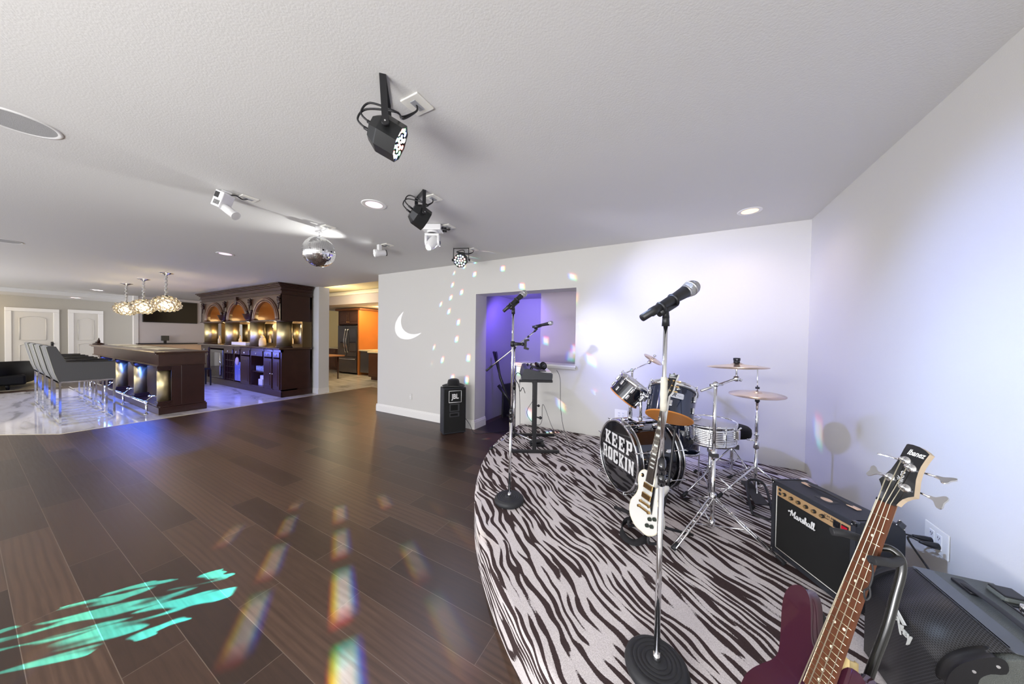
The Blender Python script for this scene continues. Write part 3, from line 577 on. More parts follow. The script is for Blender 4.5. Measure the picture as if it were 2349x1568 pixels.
for wd,x0,y0,h_,w_,gp_ in (('KEEP',-.195,.050,.112,.086,.018),('ROCKIN',-.230,-.080,.108,.071,.012)):
    x=x0
    for ch in wd:
        ww=w_*(.5 if ch=='I' else 1); mb=MB()
        for pl in GL[ch]: mb.prism([(x+p*w_,y0+q*h_) for p,q in pl],.0012,None,F@M4.Translation((0,0,-.0035)))
        mb.build('letter_'+ch.lower(),m_,t,True); x+=ww+gp_
yy=V((0,0,1))
for i in range(8):
    a=PI/8+i*PI/4; e=(ex*math.cos(a)+yy*math.sin(a)).normalized()
    for z0,z1 in ((.012,-.13),(-D-.012,-D+.13)):
        mb=MB(); p=Cf+e*(R+.018); mb.cyl(p+ax*z0,p+ax*z1,.0035,n=8); mb.cyl(Cf+e*(R+.0)+ax*z0*.6,p+ax*(z0*.6),.006,n=8); q=p+ax*z1; mb.box(q-e*.012,(.03,.03,.05),None,frame((0,0,0),e,ax).to_3x3().to_4x4(),.006); mb.box(p+ax*z0,(.035,.006,.006),None,frame((0,0,0),ex,ax).to_3x3().to_4x4()) ; mb.build('tension_rod',chrome,t,True)
for s in(-1,1):
    mb=MB(); p0=Cf-ax*.1+ex*s*(R-.03)*.9-V((0,0,.1)); p1=Cf-ax*.02+ex*s*(R+.06); p1.z=SZ+.008; mb.cyl(p0,p1,.006,n=10); mb.cyl(p1,p1+(p0-p1)*.08,.01,n=10); mb.build('spur',chrome,t,True)
# tom mount plate + posts
mc=V((-.30,2.73,.2127+.56)); mb=MB(); mb.box(mc,(.09,.13,.02),None,frame((0,0,0),ax,(0,0,1)).to_3x3().to_4x4(),.005); mb.box(mc+V((.09,.05,.0)),(.1,.05,.012),None,frame((0,0,0),ax,(0,0,1)).to_3x3().to_4x4(),.004)
P1=V((-.345,2.70,0)); P2=V((-.265,2.715,0))
mb.build('mount_plate',chrome,t,True)
for p,zt in ((P1,1.01),(P2,1.0)):
    mb=MB(); mb.cyl((p.x,p.y,.77),(p.x,p.y,zt),.0115,n=14); mb.cyl((p.x,p.y,.78),(p.x,p.y,.81),.018,n=14); mb.cyl((p.x,p.y,zt-.06),(p.x,p.y,zt-.04),.019,n=14); mb.sph((p.x,p.y,zt),.024); mb.cyl((p.x,p.y,zt),(p.x+.0,p.y-.03,zt+.02),.007,n=8); mb.build('tom_post',chrome,t,True)
mb=MB(); mb.cyl((P1.x,P1.y,1.01),(-.375,2.74,1.0),.01); mb.cyl((-.375,2.74,1.0),(-.375,2.77,1.0),.02); mb.cyl((P2.x,P2.y,1.0),(-.19,2.66,.985),.011); mb.cyl((-.2,2.66,.985),(-.165,2.645,.985),.024); mb.build('tom_arm',chrome,t,True)
def tom(label,Ct,n,R,Dp,shell,bothead,nl=6,badge=None,rot=0):
    n=V(n).normalized(); Ct=V(Ct); a_=n.orthogonal().normalized(); b2_=n.cross(a_)
    t=thing('tom_drum',label,'tom drum',Ct-n*Dp)
    mb=MB(); mb.lathe([(R-.006,-.012),(R-.006,-Dp+.004)],Ct,n,None,56); mb.build('shell',shell,t,True)
    mb=MB(); ring(mb,Ct,n,R-.004,.012,-.03,.006); mb.build('hoop',chrome,t,True)
    mb=MB(); mb.lathe([(0,-.002),(R-.003,-.002)],Ct,n,None,56,False); mb.build('head',head_w,t,True)
    mb=MB(); mb.lathe([(0,-Dp),(R-.008,-Dp),(R-.004,-Dp+.003),(R-.004,-Dp+.01)],Ct,n,None,56,False); mb.build('bottom_head',bothead,t,True)
    for i in range(nl):
        a=rot+2*PI*i/nl; e=(a_*math.cos(a)+b2_*math.sin(a)); q=Ct+e*(R+.004)-n*(Dp*.36)
        mb=MB(); Fq=frame((0,0,0),e,n).to_3x3().to_4x4(); mb.box(q,(.02,.024,.045),None,Fq,.006); mb.cyl(q+e*.006,Ct+e*(R+.009)+n*.012,.003,n=6); mb.cyl(Ct+e*(R+.009)-n*.0,Ct+e*(R+.009)+n*.016,.0055,n=8)
        mb.build('lug',chrome,t,True)
        q=Ct+e*(R+.002)-n*(Dp*.72); mb=MB(); mb.box(q,(.016,.022,.045),None,Fq,.006); mb.build('lug',chrome,t,True)
    return t
n1=V((.6,.091,.795)).normalized()
t1=tom('black tom drum tilted steeply over the left of the bass drum',V((-.312,2.80,1.078)),n1,.138,.175,drum_blk,nmat('tom_bottom_orange',(.62,.24,.05),.4),8,rot=.3)
n2=V((.0995,.4747,.8745)).normalized(); Ct=V((-.057,2.56,.8636))+n2*.235
t2=tom('dark blue tom drum with silver badge and orange bottom head, right of the tilted tom',Ct,n2,.168,.235,drum_blue,nmat('tom_bottom_orange',(.62,.24,.05),.4),6,rot=.75)
# badge facing camera
e=(V((0.02,0,1.2))-Ct); e=(e-n2*e.dot(n2)).normalized(); side=n2.cross(e).normalized()
e=(e*math.cos(.18)+side*math.sin(.18)).normalized(); side=n2.cross(e).normalized(); 
pb=Ct-n2*.105+e*(.168); Fb2=frame(pb,side,e)
mb=MB(); mb.prism(rrect(.085,.042,.008),.003,None,Fb2,.001); mb.build('badge',nmat('satin_badge',(.75,.78,.85),.3,.6),t2,True)
text('badge_lettering','R',.036,Fb2@M4.Translation((-.022,0,.0032)),t2,blackp,.0003,.0006,.35,1.2,world=True)
text('badge_lettering','Rogers',.011,Fb2@M4.Translation((.017,0,.0032)),t2,nmat('badge_grey',(.3,.33,.4),.5),.0003,0,0,1,world=True)
mb=MB(); pk=Ct-n2*.055+e*.168; mb.sph(pk,.016,sc=(1,1,.6)); mb.build('air_vent_knob',chrome,t2,True)
# snare
Cs=V((.236,2.9,.80)); ns=V((-.04,-.05,1)).normalized()
t=thing('snare_drum','chrome ribbed snare drum on its own stand behind the toms','snare drum',(.236,2.9,.65))
R=.172; pr=[(R-.004,-.02)]
for i in range(7): z=-.03-.0135*i; pr+= [(R-.004,z),(R+.001,z-.004),(R-.004,z-.009)]
pr.append((R-.004,-.135))
mb=MB(); mb.lathe(pr,Cs,ns,None,56); mb.build('shell',chrome,t,True)
for z in (0,-.142):
    mb=MB(); ring(mb,Cs,ns,R-.003,.01,z-.012,z+.008); mb.build('hoop',chrome,t,True)
mb=MB(); mb.lathe([(0,-.001),(R-.003,-.001)],Cs,ns,None,56,False); mb.build('head',head_w,t,True)
mb=MB(); mb.lathe([(0,-.14),(R-.003,-.14)],Cs,ns,None,56,False); mb.build('bottom_head',head_w,t,True)
for i in range(10):
    a=2*PI*i/10+.2; e=V((math.cos(a),math.sin(a),0)); mb=MB(); q=Cs+e*(R+.006); mb.cyl(q+V((0,0,.01)),q-V((0,0,.15)),.003,n=6); mb.box(q-V((0,0,.07)),(.018,.018,.05),None,M4.Rotation(a,4,'Z'),.005); mb.build('lug',chrome,t,True)
mb=MB(); q=Cs+V((.166,-.07,-.06)); mb.box(q,(.03,.04,.07),None,M4.Rotation(-.4,4,'Z'),.006); mb.cyl(q+V((0,0,.03)),q+V((.02,-.01,.06)),.006); mb.build('strainer',chrome,t,True)
def tripod(mb_parent,c,zj,zb,feet,rleg=.006,dbl=False,foot=True):
    for fx,fy in feet:
        mb=MB(); a=V((c[0],c[1],zj)); b_=V((fx,fy,SZ+.012)); 
        if dbl:
            s=(b_-a).cross(V((0,0,1))).normalized()*.011
            mb.cyl(a+s,b_+s,rleg*.7,n=8); mb.cyl(a-s,b_-s,rleg*.7,n=8)
            for k in range(1,6): mb.cyl(a.lerp(b_,k/6)+s,a.lerp(b_,k/6)-s,rleg*.7,n=6)
        else: mb.cyl(a,b_,rleg,n=8)
        m_=a.lerp(b_,.55); mb.cyl(V((c[0],c[1],zb)),m_,rleg*.65,n=8)
        mb.build('leg',chrome,mb_parent,True)
        if foot:
            mb=MB(); d=(a-b_).normalized(); mb.cyl(b_-d*.012,b_+d*.035,.015,.011,n=8); mb.build('rubber_foot',blackr,mb_parent,True)
t=thing('snare_stand','low chrome tripod stand under the snare drum','drum stand',(.232,2.887,SZ))
mb=MB(); mb.cyl((.236,2.89,.24),(.236,2.89,.60),.0105); mb.cyl((.236,2.89,.42),(.236,2.89,.46),.018); mb.cyl((.236,2.89,.56),(.236,2.89,.61),.02); mb.build('pole',chrome,t,True)
tripod(t,(.236,2.89),.42,.27,[(.06,2.76),(.16,3.32),(.50,2.82)],.007)
for a in (-2.5,-.3,1.6):
    mb=MB(); e=V((math.cos(a),math.sin(a),0)); c0=V((.236,2.89,.60)); mb.cyl(c0,c0+e*.165+V((0,0,.035)),.006,n=8); mb.box(c0+e*.172+V((0,0,.045)),(.03,.018,.035),blackr,M4.Rotation(a,4,'Z'),.004); mb.build('basket_arm',chrome,t,True)
# drum throne
t=thing('drum_throne','round black topped drum stool behind the snare drum','stool',(.455,3.50,SZ))
mb=MB(); mb.lathe([(0,-.01),(.13,-.01),(.145,.0),(.15,.03),(.145,.065),(.13,.08),(0,.085)],(.455,3.50,.575),(0,0,1),None,40); mb.build('seat',leather_k,t,True)
mb=MB(); mb.cyl((.455,3.50,.24),(.455,3.50,.57),.014); mb.cyl((.455,3.5,.52),(.455,3.5,.566),.035); mb.build('pole',chrome,t,True)
tripod(t,(.455,3.50),.45,.3,[(.25,3.42),(.60,3.72),(.62,3.32)],.008)
# floor-tom-like small drum behind bass drum
t=thing('floor_tom','small dark floor tom standing behind the bass drum','floor tom',(.09,3.05,SZ))
mb=MB(); mb.lathe([(0,.80),(.12,.80),(.12,.50),(0,.50)],(.045,2.98,0),(0,0,1),None,40,True); mb.build('shell',drum_blue,t,True)
for z in (.5,.79):
    mb=MB(); ring(mb,V((.045,2.98,z)),V((0,0,1)),.119,.009,0,.02); mb.build('hoop',chrome,t,True)
for a in (.3,2.4,4.5):
    mb=MB(); e=V((math.cos(a)*.13+.045,math.sin(a)*.13+2.98,0)); mb.cyl((e.x,e.y,SZ+.005),(e.x,e.y,.72),.006); mb.build('leg',chrome,t,True)
# cymbals
def cymbal(label,C,n,R,name='cymbal',two=False):
    n=V(n).normalized(); C=V(C); t=thing(name,label,'cymbal',C)
    prof=[(.006,.022*R/.18),(.02,.021*R/.18),(.034,.013*R/.18),(.042,.008*R/.18),(R*.6,.0),(R,-.009),(R,-.0105),(R*.6,-.0015),(.042,.0065*R/.18),(.006,.0205*R/.18)]
    mb=MB(); mb.lathe(prof,C,n,None,72); mb.build('bow',bronze,t,True)
    if two:
        mb=MB(); mb.lathe([(r,-z-.02) for r,z in prof],C,n,None,72); mb.build('bottom_cymbal',bronze,t,True)
    for k in (.35,.5,.65,.8):
        mb=MB(); mb.torus(C+n*(.002-.0105*((k-.35)/.65)),R*k,.0006,n,None,64,4); mb.build('lathe_ring',nmat('bronze_groove',(.45,.36,.30),.4,1),t,True)
    return t
cymbal('crash cymbal on the tall boom stand, highest on the right of the kit',(.345,2.51,1.285),(-.03,-.01,1),.171)
cymbal('pair of hi-hat cymbals with faint logo on the right stand',(.542,3.01,1.04),(-.02,-.05,1),.180,'hi_hat_cymbals',True)
cymbal('small tilted splash cymbal at the left end of the boom above the black tom',(-.216,3.3,1.262),(.5,-.15,.8),.095)
# crash boom stand
t=thing('cymbal_boom_stand','tall chrome double braced boom stand holding the crash cymbal','cymbal stand',(.214,2.366,SZ))
c=(.214,2.366); mb=MB(); mb.cyl((*c,SZ+.02),(*c,.72),.0125,n=18); mb.cyl((*c,.72),(*c,1.15),.0105,n=18); mb.build('pole',chrome,t,True)
mb=MB(); mb.cyl((*c,.69),(*c,.74),.018,n=14); mb.build('height_clamp',chrome,t,True); mb=MB(); mb.sph((*c,1.165),.02); mb.cyl((c[0]-.03,c[1]-.01,1.16),(c[0]+.04,c[1]+.02,1.165),.008); mb.build('boom_tilter',chrome,t,True); mb=MB(); mb.cyl((*c,.40),(*c,.46),.02); mb.build('leg_collar',chrome,t,True); mb=MB(); mb.cyl((*c,SZ+.02),(*c,SZ+.07),.017); mb.build('lower_collar',chrome,t,True); mb=MB(); mb.box((c[0],c[1]-.02,.71),(.05,.02,.02),blackp); mb.build('wing_screw',blackp,t,True)
top=V((.338,2.48,1.20)); mb=MB(); mb.cyl((.13,2.30,1.125),top,.0075,n=12); mb.cyl(top,top+V((.003,.015,.13)),.006,n=10); mb.sph(top,.02); mb.cyl(top-V((.0,.0,.0)),top+V((.03,.0,-.01)),.009); mb.build('boom_arm',chrome,t,True)
mb=MB(); mb.cyl(top+V((.003,.02,.10)),top+V((.003,.025,.115)),.018); mb.cyl(top+V((.004,.028,.118)),top+V((.004,.03,.135)),.02,n=14); mb.build('wing_nut',blackp,t,True)
tripod(t,c,.43,SZ+.03,[(.0,2.03),(.53,2.20),(.07,2.70)],.0075,dbl=True)
# hi-hat stand
t=thing('hi_hat_stand','chrome hi-hat stand with pull rod and foot pedal','hi-hat stand',(.555,3.06,SZ))
c=(.555,3.05); mb=MB(); mb.cyl((*c,SZ+.03),(*c,.62),.0135,n=16); mb.cyl((*c,.62),(*c,1.0),.0115,n=16); mb.build('pole',chrome,t,True)
mb=MB(); mb.cyl((*c,1.0),(c[0]-.01,c[1]-.03,1.26),.0045,n=10); mb.build('pull_rod',chrome,t,True)
mb=MB(); mb.cyl((*c,.97),(*c,1.0),.016); mb.cyl((*c,1.0),(*c,1.012),.03,n=20); mb.build('cymbal_seat',blackp,t,True); mb=MB(); mb.cyl((c[0]-.005,c[1]-.02,1.075),(c[0]-.005,c[1]-.02,1.09),.014); mb.build('clutch',blackp,t,True)
mb=MB(); mb.cyl((*c,.60),(*c,.66),.019); mb.cyl((c[0]-.06,c[1],.66),(c[0],c[1],.66),.006); mb.build('height_clamp',chrome,t,True); mb=MB(); mb.cyl((*c,.70),(*c,.72),.017); mb.build('memory_lock',chrome,t,True)
tripod(t,c,.46,.29,[(.82,3.12),(.42,3.33),(.30,2.88)],.007)
mb=MB(); F=frame((.52,2.90,.30),(.96,.27,0),(.05,-.25,.9)); mb.prism([(-.045,-.12),(.045,-.12),(.035,.12),(-.035,.12)],.008,None,F,.001); mb.build('pedal_plate',blackp,t,True)
mb=MB(); pts=[(.485,2.72,SZ+.008),(.475,2.78,.28),(.49,2.96,.345),(.545,3.0,.365),(.60,2.98,.345),(.60,2.80,.28),(.585,2.70,SZ+.008),(.485,2.72,SZ+.008)]; mb.tube(spline(pts,5),.009,None,8); mb.build('pedal_frame',blackp,t,True)
mb=MB(); mb.cyl((.545,2.97,.36),(.54,2.88,.29),.006,n=8); mb.build('chain',chrome,t,True)
# splash boom stand
t=thing('cymbal_boom_stand','chrome boom stand rising behind the tilted tom for the splash cymbal','cymbal stand',(-.385,3.1,SZ))
mb=MB(); mb.cyl((-.385,3.1,SZ+.02),(-.385,3.1,1.15),.0105,n=14); mb.cyl((-.385,3.1,.65),(-.385,3.1,.70),.017); mb.sph((-.385,3.1,1.155),.018); mb.build('pole',chrome,t,True)
mb=MB(); mb.cyl((-.495,2.973,1.10),(-.235,3.28,1.232),.006,n=10); mb.sph((-.25,3.265,1.228),.02); mb.cyl((-.235,3.28,1.232),(-.20,3.29,1.30),.005,n=8); mb.cyl((-.206,3.295,1.285),(-.203,3.295,1.30),.014); mb.build('boom_arm',chrome,t,True)
tripod(t,(-.385,3.1),.43,.27,[(-.6,3.0),(-.3,3.45),(-.42,2.95)],.006)
# ---------- white electric guitar ----------
tail=V((-.180,1.985,.292)); nut=V((-.115,2.160,1.098)); yv=(nut-tail).normalized(); xv=V((.72,-.69,0)); F=frame(tail,xv,xv.cross(yv))
# local: x right (toward camera-right), y up the neck, z out of the face
t=thing('electric_guitar','glossy white single cutaway electric guitar with gold hardware on a stand','electric guitar',mat=F)
zf=(xv.cross(yv)); flip=1 if (M4(F).to_3x3()@V((0,0,1))).dot(V((-.69,-.72,0)))>0 else -1
body=spline([(0,0),(.06,.006),(.112,.05),(.125,.11),(.10,.165),(.078,.21),(.085,.25),(.10,.28),(.108,.305),(.10,.32),(.085,.315),(.060,.285),(.035,.285),(.028,.33),(-.03,.345),(-.065,.345),(-.095,.315),(-.098,.27),(-.082,.225),(-.092,.18),(-.125,.12),(-.115,.05),(-.06,.006)],5,True)
gw=nmat('white_gloss_lacquer',(.78,.78,.74),.12,coat=1)
mb=MB(); mb.prism([(p.x,p.y) for p in body],.045,None,M4.Translation((0,0,-.045)),.004); mb.build('body',gw,t)
mb=MB(); mb.tube([(p.x,p.y,-.002) for p in body]+[(body[0].x,body[0].y,-.002)],.0022,None,5); mb.build('binding',cream,t)
NL=(nut-tail).length
fb=nmat('ebony_fretboard',(.03,.022,.02),.4)
mb=MB(); mb.prism([(-.027,.29),(.027,.29),(.019,NL),(-.019,NL)],.006,None,M4.Translation((0,0,.002))); mb.build('fretboard',fb,t)
mb=MB(); mb.prism([(-.026,.27),(.026,.27),(.019,NL),(-.019,NL)],.02,None,M4.Translation((0,0,-.018)),.004); mb.build('neck',gw,t)
sc_=(NL-.19)
for k in range(1,22):
    y=NL-sc_*(1-2**(-k/12)); w_=.019+.008*(NL-y)/(NL-.29)
    mb=MB(); mb.b2((-w_,y-.001,.008),(w_,y+.001,.0092)); mb.build('fret',gold if 0 else nmat('nickel',(.7,.68,.6),.2,1),t)
    if k in(1,3,5,7,9,12,15,17,19,21):
        y2=NL-sc_*(1-2**(-(k-.5)/12)); hh=.3*(sc_*(2**(-(k-1)/12)-2**(-k/12)))
        mb=MB(); mb.b2((-w_*.6,y2-hh,.0081),(w_*.6,y2+hh,.0085)); mb.build('inlay',nmat('pearl',(.75,.78,.75),.15),t)
for y0 in (.265,.205):
    mb=MB(); mb.b2((-.038,y0-.016,0),(.038,y0+.016,.010),None,.003); mb.build('pickup',gold,t)
    mb=MB(); mb.b2((-.032,y0-.011,.010),(.032,y0+.011,.012)); mb.build('pickup_bobbin',nmat('bobbin_brown',(.10,.05,.015),.3,.3),t)
mb=MB(); mb.box((0,.163,.008),(.078,.012,.012),None,M4.Rotation(.05,4,'Z'),.003); [mb.cyl((s*.036,.163,0),(s*.036,.163,.016),.007,n=10) for s in(-1,1)]; mb.build('bridge',gold,t)
mb=MB(); mb.box((0,.13,.009),(.085,.011,.012),None,None,.003); [mb.cyl((s*.041,.13,0),(s*.041,.13,.017),.008,n=10) for s in(-1,1)]; mb.build('tailpiece',gold,t)
mb=MB(); mb.prism([(.04,.285),(.052,.285),(.062,.13),(.041,.17)],.004,None,M4.Translation((0,0,.004))); mb.build('pickguard',blackg,t)
for p in ((.055,.10),(.088,.118),(.045,.058),(.078,.07)):
    mb=MB(); mb.cyl((*p,0),(*p,.014),.0115,.010,n=14); mb.build('control_knob',nmat('knob_dark',(.03,.04,.03),.2),t)
mb=MB(); mb.cyl((-.065,.31,0),(-.065,.31,.002),.012,n=16); mb.build('toggle_plate',blackg,t); mb=MB(); mb.cyl((-.065,.31,.002),(-.062,.312,.014),.004,n=8); mb.build('toggle_switch',gold,t)
# headstock
H0=NL
hs=[(-.019,0),(-.034,.03),(-.036,.05),(-.030,.12),(-.033,.148),(-.012,.142),(0,.156),(.012,.142),(.033,.148),(.030,.12),(.036,.05),(.034,.03),(.019,0)]
Fh=M4.Translation((0,H0,.004))@M4.Rotation(-.2,4,'X')
mb=MB(); mb.prism(hs,.013,blackg,Fh@M4.Translation((0,0,-.013)),side=gw); mb.build('headstock',blackg,t)
text('headstock_lettering','Epiphone',.014,Fh@M4.Translation((0,.125,.0006)),t,white_m,.0002,0,.2)
for s in(-1,1):
    for y in (.04,.072,.104):
        mb=MB(); mb.cyl(Fh@V((s*.022,y,0)),Fh@V((s*.022,y,.010)),.0045,n=10); mb.cyl(Fh@V((s*.03,y,-.008)),Fh@V((s*.05,y,-.008)),.003,n=8); mb.sph(Fh@V((s*.055,y,-.008)),.009,sc=(1,.6,.8)); mb.build('tuning_peg',gold,t)
        mb=MB(); mb.cyl(Fh@V((s*.022,y,.006)),V((s*.006*(1.1 if y<.09 else .5)+0,NL,.010)),.0006,n=5); mb.build('string',nmat('nickel',(.7,.68,.6),.2,1),t)
for i in range(6):
    x=-.0155+.0062*i; mb=MB(); mb.cyl((x,NL,.010),(x*1.6,.163,.015),.0005,n=5); mb.build('string',nmat('nickel',(.7,.68,.6),.2,1),t)
# stand for the white guitar
t=thing('guitar_stand','low black tubular stand cradling the white guitar','guitar stand',(-.18,2.04,SZ))
back=V((.0,.16,0)); W=lambda x,y,z:F@V((x,y,z))
mb=MB(); a=W(0,.02,-.07); mb.tube(spline([W(.055,.66,-.055),W(.05,.6,-.065),W(.05,.3,-.09),W(.03,.05,-.10)],6),.008,None,8); mb.build('upright',blackp,t,True)
mb=MB(); mb.tube(spline([W(-.045,.655,.02),W(-.045,.655,-.03),W(.0,.65,-.05),W(.045,.65,-.045),W(.05,.655,.02)],5),.007,None,8); mb.build('neck_yoke',blackr,t,True)
mb=MB(); c0=W(.03,.05,-.10); 
for e in ((-.385,2.30),(.10,2.22)): mb=MB(); mb.tube([c0,V((*e,SZ+.012))],.009,None,8); mb.build('leg',blackp,t,True)
mb=MB(); mb.tube([V((-.385,2.30,SZ+.012)),V((-.33,2.275,SZ+.02)),V((-.15,2.19,SZ+.05))],.012,None,8); mb.build('leg_sleeve',blackr,t,True)
for s in (-1,1):
    mb=MB(); mb.tube(spline([W(s*.02,.04,-.10),W(s*.085,-.012,-.06),W(s*.085,-.02,.01),W(s*.085,.012,.022)],5),.008,None,8); mb.build('body_rest',blackr,t,True)
mb=MB(); mb.tube([W(-.085,-.02,-.0),V((-.26,2.1,SZ+.015))],.008,None,8); mb.build('front_foot',blackp,t,True)
# strap
mb=MB(); pts=spline([(-.12,2.10,SZ+.03),(-.2,2.15,SZ+.035),(-.272,2.13,SZ+.03),(-.30,2.07,SZ+.02),(-.292,2.0,SZ+.012),(-.255,1.95,SZ+.012),(-.205,1.94,SZ+.012),(-.16,1.97,SZ+.025),(-.135,2.02,SZ+.03)],7)
vs=[];fs=[]
for i,p in enumerate(pts):
    tg=(pts[min(i+1,len(pts)-1)]-pts[max(i-1,0)]).normalized(); n=V((-tg.y,tg.x,0)); tw=.6*math.sin(i*.12)
    d=(n*math.cos(1.1+tw)+V((0,0,1))*math.sin(1.1+tw)); th=n*math.sin(1.1+tw)-V((0,0,1))*math.cos(1.1+tw)
    vs+=[p+d*.02+V((0,0,.012)),p-d*.018+V((0,0,.012)),p-d*.018+th*.003+V((0,0,.012)),p+d*.02+th*.003+V((0,0,.012))]
for i in range(len(pts)-1):
    for k in range(4): fs.append((4*i+k,4*i+(k+1)%4,4*i+4+(k+1)%4,4*i+4+k))
mb.add(vs,fs,None,True); tag(mb.build('guitar_strap',nmat('black_webbing',(.012,.012,.014),.8,noise_bump=1,nscale=600)),'black webbing strap looped on the carpet under the white guitar','strap')
# ---------- bass guitar ----------
F=frame((.4350,1.0495,1.0763),(.4801,-.8772,0),(-.8132,-.4451,.375))
t=thing('bass_guitar','purple electric bass guitar with dark headstock standing in the foreground','bass guitar',mat=F)
dn=V((.047,-1)).normalized(); pr_=V((1,.047)).normalized()
hp=[(-.0166,-.0007),(-.0154,.0088),(-.0153,.0177),(-.0189,.0274),(-.0241,.0364),(-.0302,.0444),(-.0243,.0585),(-.0171,.0767),(-.012,.1067),(-.0107,.1319),(-.0093,.1454),(-.0073,.1473),(.0014,.1483),(.0135,.1471),(.0254,.1421),(.033,.1364),(.0304,.1223),(.0282,.1049),(.0281,.0898),(.0296,.0727),(.0345,.0507),(.0376,.0361),(.0296,.0295),(.0227,.0207),(.0193,.0125),(.0169,.0027)]
maple=nmat('pale_maple',(.62,.50,.36),.4,cvar=.2,cscale=30)
rose=nmat('rosewood',(.17,.055,.022),.45,cvar=.6,cscale=25,noise_bump=.5,nscale=120)
mb=MB(); mb.prism(hp[::-1],.013,blackg,M4.Translation((0,0,-.015)),side=maple); mb.build('headstock',blackg,t)
def nk(tt,s): w_=.0167+.0195*tt; return dn*tt+pr_*s*w_
mb=MB(); mb.prism([tuple(nk(0,-1)),tuple(nk(0,1)),tuple(nk(.47,1)),tuple(nk(.47,-1))],.007,rose,M4.Translation((0,0,-.0052)),side=rose); mb.build('fretboard',rose,t)
mb=MB(); mb.prism([tuple(nk(0,-1.03)),tuple(nk(0,-.93)),tuple(nk(.47,-.95)),tuple(nk(.47,-1.02))],.0065,None,M4.Translation((0,0,-.0045))); mb.build('fretboard_binding',cream,t)
mb=MB(); mb.prism([tuple(nk(-.004,-.85)),tuple(nk(-.004,.1)),tuple(nk(.50,.1)),tuple(nk(.50,-.85))],.017,None,M4.Translation((0,0,-.0222)),.006); mb.build('neck',maple,t)
mb=MB(); mb.prism([tuple(nk(.36,.8)),tuple(nk(.36,1.0)),tuple(nk(.45,1.9)),tuple(nk(.5,1.9)),tuple(nk(.5,.8))],.022,None,M4.Translation((0,0,-.035)),.003); mb.build('neck_heel',nmat('heel_maple',(.66,.52,.25),.35),t)
mb=MB(); mb.prism([tuple(nk(-.0035,-1)),tuple(nk(-.0035,1)),tuple(nk(.002,1)),tuple(nk(.002,-1))],.008,None,M4.Translation((0,0,-.004))); mb.build('nut',blackp,t)
Ls=.639; fretm=nmat('fret_wire',(.85,.80,.55),.25,1)
fpos=lambda n:Ls*(1-2**(-n/12))
for n in range(1,23):
    y=fpos(n)*.987; a_q,b_q=nk(y,-.98),nk(y,.98); mb=MB(); mb.cyl((a_q.x,a_q.y,.0018),(b_q.x,b_q.y,.0018),.0010,n=6); mb.build('fret',fretm,t)
for n in (3,5,7,9,12,15,17,19,21):
    y=(fpos(n)+fpos(n-1))/2*.987
    for s in ((-.45,.45) if n==12 else (0,)):
        c=nk(y,s); mb=MB(); mb.cyl((c.x,c.y,.0015),(c.x,c.y,.0022),.0032,n=18); mb.build('inlay_dot',nmat('cream_dot',(.85,.82,.65),.3),t)
posts=[(-.0126,.0578),(.0005,.1078),(.0147,.0945),(.0198,.0469)]
sx_=[-.72,-.24,.24,.72]
strm=nmat('bass_string',(.60,.55,.42),.35,.8)
for i in range(4):
    a_q=nk(0,sx_[i]); e_=dn*.64+pr_*(.028*sx_[i]/.72); p=posts[i]
    mb=MB(); mb.tube([(p[0]-.003,p[1],.004),(a_q.x,a_q.y,.0045),(e_.x,e_.y,.013)],.0013-.00018*i,None,6); mb.build('string',strm,t)
for i,p in enumerate(posts):
    mb=MB(); mb.lathe([(.0,.001),(.0088,.0005),(.0095,-.001),(.0095,-.003)],(p[0],p[1],0),(0,0,1),None,28); mb.torus((p[0],p[1],.0005),.0062,.0011,(0,0,1)); mb.build('tuner_bushing',chrome,t)
    mb=MB(); mb.lathe([(.0038,-.002),(.0034,.006),(.0046,.011),(.0,.012)],(p[0],p[1],0),(0,0,1),None,18); mb.build('tuning_post',chrome,t)
for i,(p,q) in enumerate((((-.020,.060),(-.066,.058)),((-.012,.108),(-.056,.107)),((.018,.095),(.064,.096)),((.022,.0505),(.068,.0465)))):
    p=V((*p,-.021)); q=V((*q,-.021)); d=(q-p).normalized(); m_=p.lerp(q,.55); tw=(.25,1.3,.9,.1)[i]
    Fk=frame(m_,d,V((0,math.sin(tw),math.cos(tw))))
    mb=MB(); mb.cyl(p,m_,.0024,n=10); pf=spline([(-.002,.0022,0),(.008,.004,0),(.016,.0125,0),(.021,.0145,0),(.024,.010,0),(.022,0,0),(.024,-.010,0),(.021,-.0145,0),(.016,-.0125,0),(.008,-.004,0),(-.002,-.0022,0)],3,True)
    mb.prism([(v.x,v.y) for v in pf],.003,None,Fk@M4.Translation((0,0,-.0015)),.0008); mb.build('tuning_key',chrome,t)
text('headstock_lettering','Ibanez',.0185,M4.Translation((.0125,.1290,-.0019))@M4.Rotation(-.03,4,'Z'),t,white_m,.0003,.0003,.3,.62)
text('model_lettering','miKro',.0155,M4.Translation((.0052,.066,-.0019))@M4.Rotation(R_(95),4,'Z'),t,nmat('silver_ink',(.7,.7,.7),.4),.0003,.0002,0,.85)
bo=spline([(x,y,0) for x,y in [(-.022,-.41),(-.0386,-.395),(-.0506,-.3715),(-.0649,-.337),(-.0777,-.3144),(-.0891,-.3072),(-.1012,-.3132),(-.1101,-.3279),(-.1119,-.3505),(-.1043,-.3824),(-.0884,-.4241),(-.0758,-.4611),(-.0726,-.4852),(-.0784,-.5096),(-.094,-.5398),(-.1114,-.5752),(-.121,-.61),(-.118,-.655),(-.095,-.695),(-.04,-.72),(.03,-.722),(.095,-.70),(.135,-.655),(.138,-.60),(.118,-.55),(.098,-.50),(.092,-.46),(.092,-.42),(.082,-.388),(.066,-.374),(.053,-.378),(.046,-.40),(.044,-.43),(.01,-.44)]],3,True)
